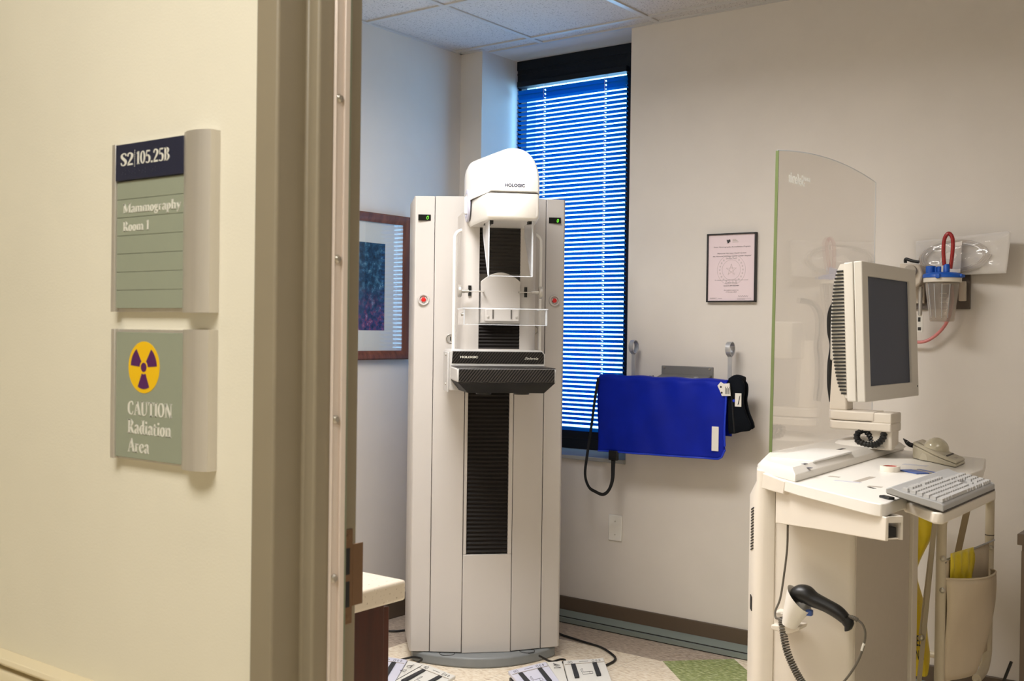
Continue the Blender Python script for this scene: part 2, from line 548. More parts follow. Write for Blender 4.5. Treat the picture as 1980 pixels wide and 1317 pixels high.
def finish(name, me, material, parent, bevel, seg, smooth, solid, sub, fix):
    o = bpy.data.objects.new(name, me)
    COL.objects.link(o)
    me.materials.append(material)
    if fix:
        bm = bmesh.new()
        bm.from_mesh(me)
        bmesh.ops.recalc_face_normals(bm, faces=bm.faces)
        bm.to_mesh(me)
        bm.free()
    if smooth:
        me.shade_smooth()
        me.set_sharp_from_angle(angle=R(smooth))
    if solid:
        md = o.modifiers.new('thickness', 'SOLIDIFY')
        md.thickness = solid
        md.offset = 0
    if bevel:
        md = o.modifiers.new('bevel', 'BEVEL')
        md.width = bevel
        md.segments = seg
        md.limit_method = 'ANGLE'
        md.angle_limit = R(40)
    if sub:
        md = o.modifiers.new('subdivision', 'SUBSURF')
        md.levels = md.render_levels = sub
    if parent is not None:
        o.parent = parent
        PM[o] = PM[parent]
    else:
        PM[o] = Matrix.Identity(4)
    return o
def part(name, mb, material, parent=None, bevel=0, seg=2, smooth=38, solid=0, sub=0, world=True, fix=True):
    """link one mesh; with world=True the builder's coordinates are world metres"""
    me = bpy.data.meshes.new(name)
    vs = mb.v
    if world and parent is not None:
        inv = PM[parent].inverted()
        vs = [tuple(inv @ Vector(p)) for p in vs]
    me.from_pydata(vs, [], mb.f)
    me.update()
    return finish(name, me, material, parent, bevel, seg, smooth, solid, sub, fix)
def tag(o, label, cat, group=None):
    o['label'] = label
    o['category'] = cat
    if group:
        o['group'] = group
    return o
def struct(o):
    o['kind'] = 'structure'
    return o
def thing(name, label, cat, loc, rz=0.0, group=None):
    o = bpy.data.objects.new(name, None)
    COL.objects.link(o)
    o.empty_display_size = 0.1
    o.location = loc
    o.rotation_euler = (0, 0, rz)
    PM[o] = Matrix.Translation(Vector(loc)) @ Matrix.Rotation(rz, 4, 'Z')
    return tag(o, label, cat, group)

def frame_mat(origin, xdir, ydir):
    """matrix that puts flat lettering (x right, y up) on a surface"""
    x = Vector(xdir).normalized()
    y = Vector(ydir).normalized()
    z = x.cross(y)
    m = Matrix((x, y, z)).transposed().to_4x4()
    m.translation = Vector(origin)
    return m
def text(name, body, height, material, parent, mtx, align='LEFT', extrude=0.0003, width=None, shear=0.0, world=True, mirror=False, bold=0.0):
    """sans lettering; height is the cap height"""
    cu = bpy.data.curves.new(name, 'FONT')
    cu.body = body
    cu.size = height/0.73
    cu.align_x = align
    cu.shear = shear
    cu.extrude = extrude
    cu.offset = bold
    cu.resolution_u = 3
    tmp = bpy.data.objects.new(name, cu)
    me = bpy.data.meshes.new_from_object(tmp)
    bpy.data.objects.remove(tmp)
    bpy.data.curves.remove(cu)
    me.name = name
    if width:
        xs = [v.co.x for v in me.vertices]
        w = max(xs)-min(xs)
        me.transform(Matrix.Diagonal((width/w, 1, 1, 1)))
    if mirror:
        me.transform(Matrix.Diagonal((-1, 1, 1, 1)))
    m = mtx
    if world and parent is not None:
        m = PM[parent].inverted() @ mtx
    me.transform(m)
    me.materials.clear()
    return finish(name, me, material, parent, 0, 2, 0, 0, 0, False)

# serif alphabet drawn as strokes (x, y, width), cap height 1
T_, t_ = 0.145, 0.060
def _stem(x, y0, y1, s0=True, s1=True, w=T_):
    st = [[(x, y0, w), (x, y1, w)]]
    if s0:
        st.append([(x-w/2-.07, y0+.025, .05), (x+w/2+.07, y0+.025, .05)])
    if s1:
        st.append([(x-w/2-.07, y1-.025, .05), (x+w/2+.07 if s1 is True else x, y1-.025, .05)])
    return st
def _ring(cx, cy, rx, ry, w=T_):
    return [('o', [(cx+rx*math.cos(a), cy+ry*math.sin(a), t_+(w-t_)*abs(math.cos(a))**1.5) for a in [2*PI*k/20 for k in range(20)]])]
def _c(*p):
    return [('c', list(p))]
def _arch(x0, x1, h=.66):
    return _c((x0, h-.18, .05), ((x0+x1)/2+.02, h-.03, .08), (x1-.01, h-.17, .14), (x1, h-.26, .15))
GLYPH = {
 'S': (.54, _c((.45, .78, .06), (.40, .93, .07), (.26, .97, .07), (.11, .84, .13), (.14, .66, .17), (.30, .50, .19), (.43, .32, .17), (.40, .12, .12), (.25, .03, .07), (.11, .08, .07), (.05, .25, .06))),
 '2': (.54, _c((.06, .72, .10), (.11, .90, .09), (.25, .97, .08), (.41, .83, .15), (.39, .60, .16), (.22, .32, .10), (.05, .08, .07))+[[(.04, .07, .13), (.47, .07, .13)]]),
 '1': (.40, _stem(.20, 0, 1, True, False)+[[(.05, .86, .06), (.20, .96, .06)]]),
 '0': (.54, _ring(.26, .5, .18, .47)),
 '5': (.53, [[(.43, .94, .11), (.12, .94, .11)], [(.12, .96, .06), (.09, .53, .06)]]+_c((.09, .53, .06), (.25, .61, .08), (.41, .42, .16), (.38, .13, .13), (.22, .03, .07), (.05, .10, .10))),
 '.': (.25, [[(.04, .07, .14), (.19, .07, .14)]]),
 'B': (.58, _stem(.14, 0, 1)+_c((.16, .975, .05), (.30, .97, .06), (.41, .77, .14), (.30, .54, .06), (.16, .53, .05))+_c((.16, .53, .05), (.33, .52, .06), (.46, .28, .16), (.33, .03, .06), (.16, .025, .05))),
 'M': (.86, _stem(.10, 0, 1, w=.06)+_stem(.72, 0, 1)+[[(.12, .98, .16), (.41, .06, .14)], [(.41, .06, .06), (.70, .98, .06)]]),
 'R': (.60, _stem(.14, 0, 1)+_c((.16, .975, .05), (.32, .97, .06), (.43, .75, .15), (.32, .52, .06), (.16, .51, .05))+[[(.27, .52, .14), (.50, .02, .15)], [(.42, .025, .05), (.60, .025, .05)]]),
 'C': (.58, _c((.49, .72, .06), (.45, .90, .07), (.31, .97, .06), (.14, .80, .14), (.10, .5, .17), (.14, .20, .14), (.31, .03, .06), (.45, .10, .06), (.50, .26, .06))),
 'A': (.66, [[(.09, .02, .06), (.31, .98, .06)], [(.31, .98, .15), (.55, .02, .16)], [(.16, .33, .05), (.46, .33, .05)], [(.0, .025, .05), (.20, .025, .05)], [(.42, .025, .05), (.68, .025, .05)]]),
 'U': (.66, [[(.14, 1, T_), (.14, .25, T_)]]+_c((.14, .27, .16), (.19, .08, .11), (.32, .03, .07), (.45, .10, .06), (.52, .28, .06))+[[(.52, .26, .06), (.52, 1, .06)], [(.0, .975, .05), (.28, .975, .05)], [(.42, .975, .05), (.62, .975, .05)]]),
 'T': (.57, _stem(.28, 0, 1, True, False)+[[(.03, .965, .06), (.53, .965, .06)], [(.045, .97, .05), (.045, .77, .04)], [(.515, .97, .05), (.515, .77, .04)]]),
 'I': (.31, _stem(.15, 0, 1)),
 'O': (.63, _ring(.30, .5, .22, .47)),
 'N': (.68, _stem(.11, 0, 1, True, False, w=.06)+_stem(.55, 0, 1, False, True, w=.06)+[[(.10, .98, .15), (.55, .02, .15)], [(.0, .975, .05), (.14, .975, .05)]]),
 'a': (.46, _c((.09, .50, .11), (.19, .63, .08), (.31, .56, .13), (.33, .4, .15), (.33, .12, .14), (.43, .02, .06))+_c((.33, .38, .05), (.17, .31, .08), (.09, .16, .13), (.17, .03, .09), (.33, .12, .05))),
 'm': (.80, _stem(.13, 0, .64, True, 'l')+_arch(.18, .40)+_stem(.40, 0, .42, True, False)+_arch(.45, .67)+_stem(.67, 0, .42, True, False)),
 'n': (.54, _stem(.13, 0, .64, True, 'l')+_arch(.18, .40)+_stem(.40, 0, .42, True, False)),
 'h': (.54, _stem(.13, 0, 1, True, 'l')+_arch(.18, .40)+_stem(.40, 0, .42, True, False)),
 'o': (.45, _ring(.22, .32, .14, .30)),
 'g': (.45, _ring(.20, .43, .11, .19, .14)+_c((.14, .24, .06), (.09, .14, .09), (.22, .08, .13), (.36, .0, .13), (.34, -.17, .09), (.2, -.25, .07), (.06, -.15, .08), (.12, .04, .05))+[[(.28, .58, .06), (.42, .62, .09)]]),
 'r': (.38, _stem(.13, 0, .64, True, 'l')+_c((.17, .44, .05), (.24, .58, .07), (.34, .57, .13))),
 'p': (.49, _stem(.13, -.30, .64, True, 'l')+_c((.17, .47, .05), (.27, .62, .07), (.40, .33, .16), (.27, .03, .06), (.17, .10, .05))),
 'd': (.50, _stem(.36, 0, 1, False, 'l')+_c((.34, .50, .05), (.22, .62, .06), (.10, .33, .16), (.20, .03, .07), (.34, .13, .05))+[[(.36, .03, .06), (.48, .03, .06)]]),
 'y': (.48, [[(.08, .63, .14), (.26, .04, .13)], [(.43, .63, .06), (.26, .04, .06)], [(.26, .06, .06), (.15, -.22, .06)], [(.06, -.22, .12), (.17, -.22, .12)], [(.0, .62, .05), (.19, .62, .05)], [(.34, .62, .05), (.50, .62, .05)]]),
 'i': (.28, _stem(.14, 0, .64, True, 'l')+[[(.07, .86, .14), (.21, .86, .14)]]),
 't': (.35, [[(.15, .82, .05), (.15, .62, .14), (.15, .14, .14)]]+_c((.15, .16, .14), (.19, .03, .10), (.31, .07, .05))+[[(.03, .61, .06), (.31, .61, .06)]]),
 'e': (.46, [[(.12, .37, .05), (.38, .37, .05)]]+_c((.38, .37, .10), (.34, .56, .09), (.22, .62, .06), (.10, .46, .14), (.10, .22, .15), (.21, .03, .08), (.33, .06, .06), (.41, .18, .05))),
 ' ': (.26, []),
}
def serif(name, body, height, width, material, parent, mtx, extrude=0.0006):
    mb = MB()
    x0 = 0.0
    strokes = []
    for ch in body:
        adv, sts = GLYPH[ch]
        for st in sts:
            closed = False
            if st[0] == 'c':
                st = crom(st[1], 6)
            elif st[0] == 'o':
                closed = True
                st = crom(st[1], 3, True)
            strokes.append(([(p[0]+x0, p[1], p[2]) for p in st], closed))
        x0 += adv
    sx = width/x0
    for pts, closed in strokes:
        m = len(pts)
        L, Rr = [], []
        for i in range(m):
            if closed:
                a, b = pts[i-1], pts[(i+1) % m]
            else:
                a, b = pts[max(i-1, 0)], pts[min(i+1, m-1)]
            dx, dy = b[0]-a[0], b[1]-a[1]
            d = math.hypot(dx, dy) or 1
            nx, ny = -dy/d, dx/d
            w = pts[i][2]*1.08/2
            L.append((pts[i][0]+nx*w, pts[i][1]+ny*w))
            Rr.append((pts[i][0]-nx*w, pts[i][1]-ny*w))
        if closed:
            L.append(L[0])
            Rr.append(Rr[0])
        rings = [[(l[0]*sx, l[1]*height, 0), (r[0]*sx, r[1]*height, 0), (r[0]*sx, r[1]*height, extrude), (l[0]*sx, l[1]*height, extrude)] for l, r in zip(L, Rr)]
        mb.loft(rings, caps=not closed)
    mb.v = [tuple(mtx @ Vector(p)) for p in mb.v]
    return part(name, mb, material, parent, smooth=0)

# ------------------------------------------------------------------ the setting
H = 2.657
XA, YB = -3.412, 4.162
struct(part('floor', MB().box(-3.6, 1.6, -1.8, 4.6, -0.05, 0.0), M['floor'], smooth=0))

# ceiling: tiles on an exposed grid (two-foot module)
gx = [-3.412, -2.962, -2.352, -1.742, -1.132, -0.522, 0.088, 0.698, 1.2]
gy = [1.0005, 1.01, 1.62, 2.23, 2.84, 3.45, 4.058, YB]
c = MB()
c.box(-3.6, 1.6, 1.0005, 4.6, H+0.005, H+0.06)
ceil_o = struct(part('ceiling', c, M['tile'], smooth=0))
g = MB()
for x in gx[1:-1]:
    g.box(x-.012, x+.012, 1.0005, YB, H-.001, H+.005)
for y in gy[1:-1]:
    g.box(-3.412, 1.2, y-.012, y+.012, H-.0012, H+.005)
g.box(-3.412, -3.394, 1.0005, 4.106, H-.002, H+.005)
g.box(-3.412, -3.272, 4.086, 4.106, H-.002, H+.005)
g.box(-3.272, 1.2, YB-.02, YB, H-.002, H+.005)
part('ceiling_grid', g, M['tbar'], ceil_o, smooth=0)
c = MB().box(-3.6, 1.6, -1.8, 1.0005, H, H+.06)
struct(part('ceiling', c, M['tile'], smooth=0))

w = MB()
w.box(-2.487, 1.6, YB, 4.55, 0, H+.05)
w.box(-3.28, -2.487, YB, 4.55, 0, 0.735)
w.box(-3.53, -3.280, 4.106, 4.55, 0, H+.05)
w.box(-3.28, -2.487, YB, 4.55, H+0.004, H+.05)
struct(part('wall_back', w, M['wall'], smooth=0))
struct(part('wall_left', MB().box(-3.6, XA, 0.883, 4.55, 0, H+.05), M['wall'], smooth=0))
struct(part('wall_right', MB().box(1.2, 1.6, 0.883, 4.55, 0, H+.05), M['wall'], smooth=0))
w = MB()
w.box(-3.412, -1.036, 0.883, 1.0005, 0, H+.03)
w.box(0.16, 1.6, 0.883, 1.0005, 0, H+.03)
w.box(-1.036, 0.16, 0.883, 1.0005, 2.15, H+.03)
struct(part('wall_front', w, M['hall_wall'], smooth=0))
w = MB()
w.box(-3.6, 1.6, -1.8, -1.6, 0, H+.03)
struct(part('wall_hall', w, M['hall_wall'], smooth=0))
struct(part('wall_hall_left', MB().box(-3.6, -3.4, -1.6, 0.883, 0, H+.03), M['hall_wall'], smooth=0))
struct(part('wall_hall_right', MB().box(1.4, 1.6, -1.6, 0.883, 0, H+.03), M['hall_wall'], smooth=0))

b = MB().box(-3.28, 1.2, YB-.010, YB, 0, 0.107)
struct(part('baseboard_back', b, M['base'], bevel=.004))
struct(part('baseboard_left', MB().box(XA, XA+.010, 1.5, 4.106, 0, 0.107), M['base'], bevel=.004))

# door frame: pressed steel jamb with stop, gasket and strike
jp = [(-1.046, .871), (-1.006, .871), (-1.006, .918), (-.986, .918), (-.986, .966), (-1.006, .966), (-1.006, 1.0125), (-1.046, 1.0125)]
j = MB().prism(jp, 0, 2.13)
j.prism([(0.126-x-1.006, y) for x, y in jp], 0, 2.13)
j.box(-1.046, 0.166, .871, 1.0125, 2.13, 2.17)
door = struct(part('door_1', j, M['jamb'], bevel=.0035, seg=3))
gk = MB()
gk.box(-.986, -.9838, .9425, .9655, .02, 2.11)
gk.box(-.9842, -.9815, .9425, .9445, .02, 2.11)
gk.box(-.9842, -.9805, .9570, .9655, .02, 2.11)
gasket = part('door_gasket', gk, M['gasket'], door, bevel=.0008)
part('rubber_seal', MB().tube([(-.985, .9675, .02), (-.985, .9675, 2.11)], .0036, 10), M['seal'], gasket)
for z in (1.80, 1.603, 1.405, 1.207, 1.010, .81, .60, .40, .20):
    part('screw', MB().lathe([(.0055, 0), (.0055, .0012), (.0036, .0034), (.0014, .0036)], (-.9838, .9505, z), (1, 0, 0), 14), M['screw'], gasket)
sk = MB()
sk.box(-1.0062, -1.0045, .9730, 1.0040, .940, 1.062)
sk.box(-1.0062, -1.0045, 1.0040, 1.0230, .962, 1.042)
strike = part('strike_plate', sk, M['bronze'], door, bevel=.0006)
part('latch_hole', MB().box(-1.0048, -1.0040, .9860, .9985, 1.004, 1.038), M['black'], strike)
part('latch_hole', MB().box(-1.0048, -1.0040, .9860, .9985, .962, .995), M['black'], strike)
for z in (1.052, .949):
    part('screw', MB().lathe([(.0042, 0), (.0042, .0006), (.0015, .0012)], (-1.0045, .995, z), (1, 0, 0), 14), M['bronze'], strike)

# crash rail along the corridor wall
r = MB()
prof = [(.883, .66), (.855, .66), (.851, .668), (.851, .788), (.856, .797), (.874, .798), (.874, .806), (.856, .806), (.854, .810), (.857, .816), (.883, .817)]
r.ext([(-3.38, y, z) for y, z in prof], (2.32, 0, 0))
tag(part('crash_rail', r, M['rail'], bevel=.001), 'cream wall guard rail along the corridor wall below the two signs', 'wall rail')

# ------------------------------------------------------------------ window with blind
wf = MB()
y0, y1 = 4.39, 4.45
wf.box(-3.28, -2.487, y0, 4.415, 2.527, H+.004)
wf.box(-3.28, -2.487, y0, y1, .745, .855)
wf.box(-3.28, -3.262, y0+.01, y1, .8, 2.6)
wf.box(-2.640, -2.487, y0-.012, y1, .8, 2.6)
wf.box(-3.28, -2.487, y0-.006, y0, 2.615, H+.003)
wf.box(-3.28, -2.487, y0-.006, y0, .745, .805)
wf.box(-3.28, -2.487, y0-.003, y0, 2.592, 2.602)
win = struct(part('window_1', wf, M['win_frame'], bevel=.002))
part('window_pane', MB().box(-3.27, -2.50, 4.432, 4.436, .85, 2.53), M['pane'], win, smooth=0)
struct(part('trim_1', MB().box(-3.28, -2.487, 4.138, 4.40, .738, .757), M['sill'], bevel=.004))

bt = thing('window_blind', 'white slatted venetian blind hanging in the tall window, daylight blue painted in', 'blind', (-2.94, 4.36, .85))
hb = MB().box(-3.25, -2.622, 4.345, 4.375, 2.522, 2.550)
part('headrail', hb, M['win_frame'], bt, bevel=.003)
sl = MB()
pitch = .02185
zz = 2.494
tilt = R(27)
ct, s_ = math.cos(tilt), math.sin(tilt)
hx = [-3.089, -2.741]
xs_full = [-3.252, -2.624]
k = 0
while zz > .868:
    closed_more = k < 2
    tl = R(62) if closed_more else R(39-18*(zz-.86)/1.64)
    ct, s_ = math.cos(tl), math.sin(tl)
    def strip(xa, xb, a, b2):
        n = 3
        for q in range(n):
            u0 = a+(b2-a)*q/n
            u1 = a+(b2-a)*(q+1)/n
            def P(u, x):
                crown = .0014*(1-(u/.0125)**2)
                yy = u*ct + crown*s_
                return (x, 4.36+yy, zz-u*s_+crown*ct)
            sl.quad(P(u0, xa), P(u0, xb), P(u1, xb), P(u1, xa))
    strip(xs_full[0], xs_full[1], -.0125, -.004)
    strip(xs_full[0], xs_full[1], .004, .0125)
    e = [xs_full[0], hx[0]-.004, hx[0]+.004, hx[1]-.004, hx[1]+.004, xs_full[1]]
    for q in range(0, 6, 2):
        strip(e[q], e[q+1], -.004, .004)
    zz -= pitch if not closed_more else pitch*0.9
    k += 1
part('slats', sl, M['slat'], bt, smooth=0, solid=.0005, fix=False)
for x in hx:
    part('lift_cord', MB().tube([(x, 4.36, .858), (x, 4.36, 2.53)], .0011, 6), M['cord_w'], bt)
    for yy in (4.3475, 4.3725):
        part('ladder_cord', MB().tube([(x, yy, .858), (x, yy, 2.53)], .0007, 6), M['cord_w'], bt)
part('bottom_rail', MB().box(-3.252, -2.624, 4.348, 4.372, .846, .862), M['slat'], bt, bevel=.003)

# ------------------------------------------------------------------ corridor signs
def room_sign():
    s = thing('room_sign', 'grey green room number sign with navy top panel, upper on corridor wall', 'sign', (-1.2345, .883, 1.338))
    x0, x1, z0, z1 = -1.343, -1.126, 1.338, 1.566
    part('backplate', MB().box(x0+.002, x1-.004, .875, .8835, z0, z1), M['sign_al'], s, bevel=.0008)
    rl = MB().ext([(x0, .883, z0), (x0, .872, z0), (x0+.003, .869, z0), (x0+.011, .869, z0), (x0+.012, .872, z0), (x0+.012, .883, z0)], (0, 0, z1-z0))
    part('side_rail', rl, M['sign_al'], s, bevel=.0006)
    rr = MB()
    pr = [(x1-.056, .883), (x1-.056, .871)] + [(x1-.054+.054*k/8, .871-.011*math.sin(PI*(.06+.88*k/8))**.8) for k in range(9)] + [(x1, .883)]
    rr.ext([(x, y, z0-.001) for x, y in pr], (0, 0, z1-z0+.002))
    part('side_rail', rr, M['sign_al'], s, smooth=60)
    xa, xb = x0+.012, x1-.056
    nv = MB().box(xa, xb, .8685, .876, 1.5155, 1.5645)
    nvo = part('number_panel', nv, M['navy'], s, bevel=.0006)
    zt = 1.5145
    for k in range(7):
        part('insert_strip', MB().box(xa, xb, .8715, .876, zt-.0246*(k+1)+.0005, zt-.0246*k), M['sign_green'], s, bevel=.0004)
    fm = lambda x, z, y: frame_mat((x, y, z), (1, 0, 0), (0, 0, 1))
    serif('lettering', 'S2', .0170, .030, M['letter'], nvo, fm(-1.3190, 1.5350, .8685))
    serif('lettering', '105.25B', .0170, .0735, M['letter'], nvo, fm(-1.2830, 1.5350, .8685))
    dts = MB()
    for k in range(9):
        dts.box(-1.2872, -1.2862, .8679, .8686, 1.5325+.0026*k, 1.5338+.0026*k)
    part('dotted_divider', dts, M['letter'], nvo)
    br = MB()
    for k in range(13):
        for q in range(3):
            if (k*5+q*7) % 3:
                br.lathe([(.0008, 0), (.0005, .0005)], (-1.316+.0075*k+(q % 2)*.0022, .8685, 1.5285-.0024*q), (0, -1, 0), 8)
    part('braille', br, M['navy'], nvo)
    serif('lettering', 'Mammography', .0130, .1270, M['letter'], s, fm(-1.3160, 1.4715, .8715))
    serif('lettering', 'Room 1', .0130, .0600, M['letter'], s, fm(-1.3160, 1.4470, .8715))
room_sign()
def caution_sign():
    s = thing('warning_sign', 'grey green caution radiation sign with yellow trefoil disc, lower on corridor wall', 'sign', (-1.2345, .883, 1.138))
    x0, x1, z0, z1 = -1.341, -1.1265, 1.138, 1.3145
    part('backplate', MB().box(x0+.002, x1-.004, .875, .8835, z0, z1), M['sign_al'], s, bevel=.0008)
    part('side_rail', MB().ext([(x0, .883, z0), (x0, .872, z0), (x0+.003, .869, z0), (x0+.011, .869, z0), (x0+.012, .872, z0), (x0+.012, .883, z0)], (0, 0, z1-z0)), M['sign_al'], s, bevel=.0006)
    pr = [(x1-.054, .883), (x1-.054, .871)] + [(x1-.052+.052*k/8, .871-.011*math.sin(PI*(.06+.88*k/8))**.8) for k in range(9)] + [(x1, .883)]
    part('side_rail', MB().ext([(x, y, z0-.001) for x, y in pr], (0, 0, z1-z0+.002)), M['sign_al'], s, smooth=60)
    pan = part('panel', MB().box(x0+.012, x1-.054, .8715, .876, z0+.003, z1-.004), M['sign_green'], s, bevel=.0004)
    cx, cz, rad = -1.2655, 1.2640, .0345
    part('symbol_disc', MB().cyl((cx, .8716, cz), (0, -1, 0), rad, .0006, 48), M['yellow'], pan)
    tf = MB()
    tf.cyl((cx, .8712, cz), (0, -1, 0), .0062, .0005, 24)
    for a0 in (-90, 30, 150):
        a = [R(a0-26+52*k/10) for k in range(11)]
        pts = [(cx+.0092*math.cos(t), .8711, cz+.0092*math.sin(t)) for t in a] + [(cx+.0290*math.cos(t), .8711, cz+.0290*math.sin(t)) for t in reversed(a)]
        tf.ext(pts, (0, -.0005, 0))
    part('trefoil', tf, M['purple'], pan, smooth=0)
    fm = lambda x, z: frame_mat((x, .8715, z), (1, 0, 0), (0, 0, 1))
    serif('lettering', 'CAUTION', .0185, .0985, M['letter'], pan, fm(-1.3010, 1.1995))
    serif('lettering', 'Radiation', .0185, .0960, M['letter'], pan, fm(-1.3005, 1.1745))
    serif('lettering', 'Area', .0185, .0480, M['letter'], pan, fm(-1.3000, 1.1495))
caution_sign()

# ------------------------------------------------------------------ counter by the door
cb = thing('base_cabinet', 'dark cherry base cabinet under the pale speckled countertop beside the door', 'cabinet', (-2.39, 1.25, 0))
part('carcass', MB().box(-3.40, -1.386, 1.004, 1.468, .09, .8145), M['cherry'], cb, bevel=.0015)
part('toe_kick', MB().box(-3.40, -1.43, 1.004, 1.41, 0, .09), M['base'], cb)
for k in range(4):
    xa = -3.395+.502*k
    dr = part('door', MB().box(xa, xa+.497, 1.468, 1.488, .10, .805), M['cherry'], cb, bevel=.002)
    part('handle', MB().tube([(xa+.06, 1.488, .70), (xa+.06, 1.512, .70), (xa+.06, 1.512, .60), (xa+.06, 1.488, .60)], .004, 8), M['steel'], dr)
tag(part('countertop', MB().box(-3.405, -1.372, 1.002, 1.512, .815, .853), M['counter'], bevel=.006, seg=3), 'pale speckled stone countertop on the dark cabinet beside the door', 'countertop')

# ------------------------------------------------------------------ framed picture on the left wall
pic = thing('framed_picture', 'garden photograph in brown wooden frame behind glass on the left wall', 'picture', (XA, 3.34, 1.181))
ya, yb, za, zb = 2.945, 3.737, 1.181, 1.831
fw = .040
fr = MB()
def ring_frame(mb, ya, yb, za, zb, fw, xw, prof):
    """mitred picture moulding: prof = list of (inset, x)"""
    rings = []
    for ins, x in prof:
        rings.append([(x, ya+ins, za+ins), (x, yb-ins, za+ins), (x, yb-ins, zb-ins), (x, ya+ins, zb-ins)])
    n = 4
    vs = [p for r_ in rings for p in r_]
    fs = []
    m = len(rings)
    for k in range(m):
        k2 = (k+1) % m
        for i in range(n):
            j2 = (i+1) % n
            fs.append((k*n+i, k*n+j2, k2*n+j2, k2*n+i))
    mb.add(vs, fs)
ring_frame(fr, ya, yb, za, zb, fw, XA, [(0, XA), (0, XA+.022), (.006, XA+.028), (.018, XA+.026), (.034, XA+.016), (.040, XA+.014), (.040, XA)])
part('frame', fr, M['frame_wood'], pic, smooth=30)
mt = MB()
for (a, b_, c_, d_) in ((ya+.035, yb-.035, za+.035, 1.311), (ya+.035, yb-.035, 1.699, zb-.035), (ya+.035, 3.086, 1.311, 1.699), (3.584, yb-.035, 1.311, 1.699)):
    mt.box(XA+.002, XA+.008, a, b_, c_, d_)
part('mat_board', mt, M['mat_board'], pic, smooth=0)
part('print', MB().box(XA+.002, XA+.0055, 3.08, 3.59, 1.306, 1.704), M['print'], pic, smooth=0)
part('glass', MB().box(XA+.0105, XA+.0125, ya+.036, yb-.036, za+.036, zb-.036), M['pic_glass'], pic, smooth=0)

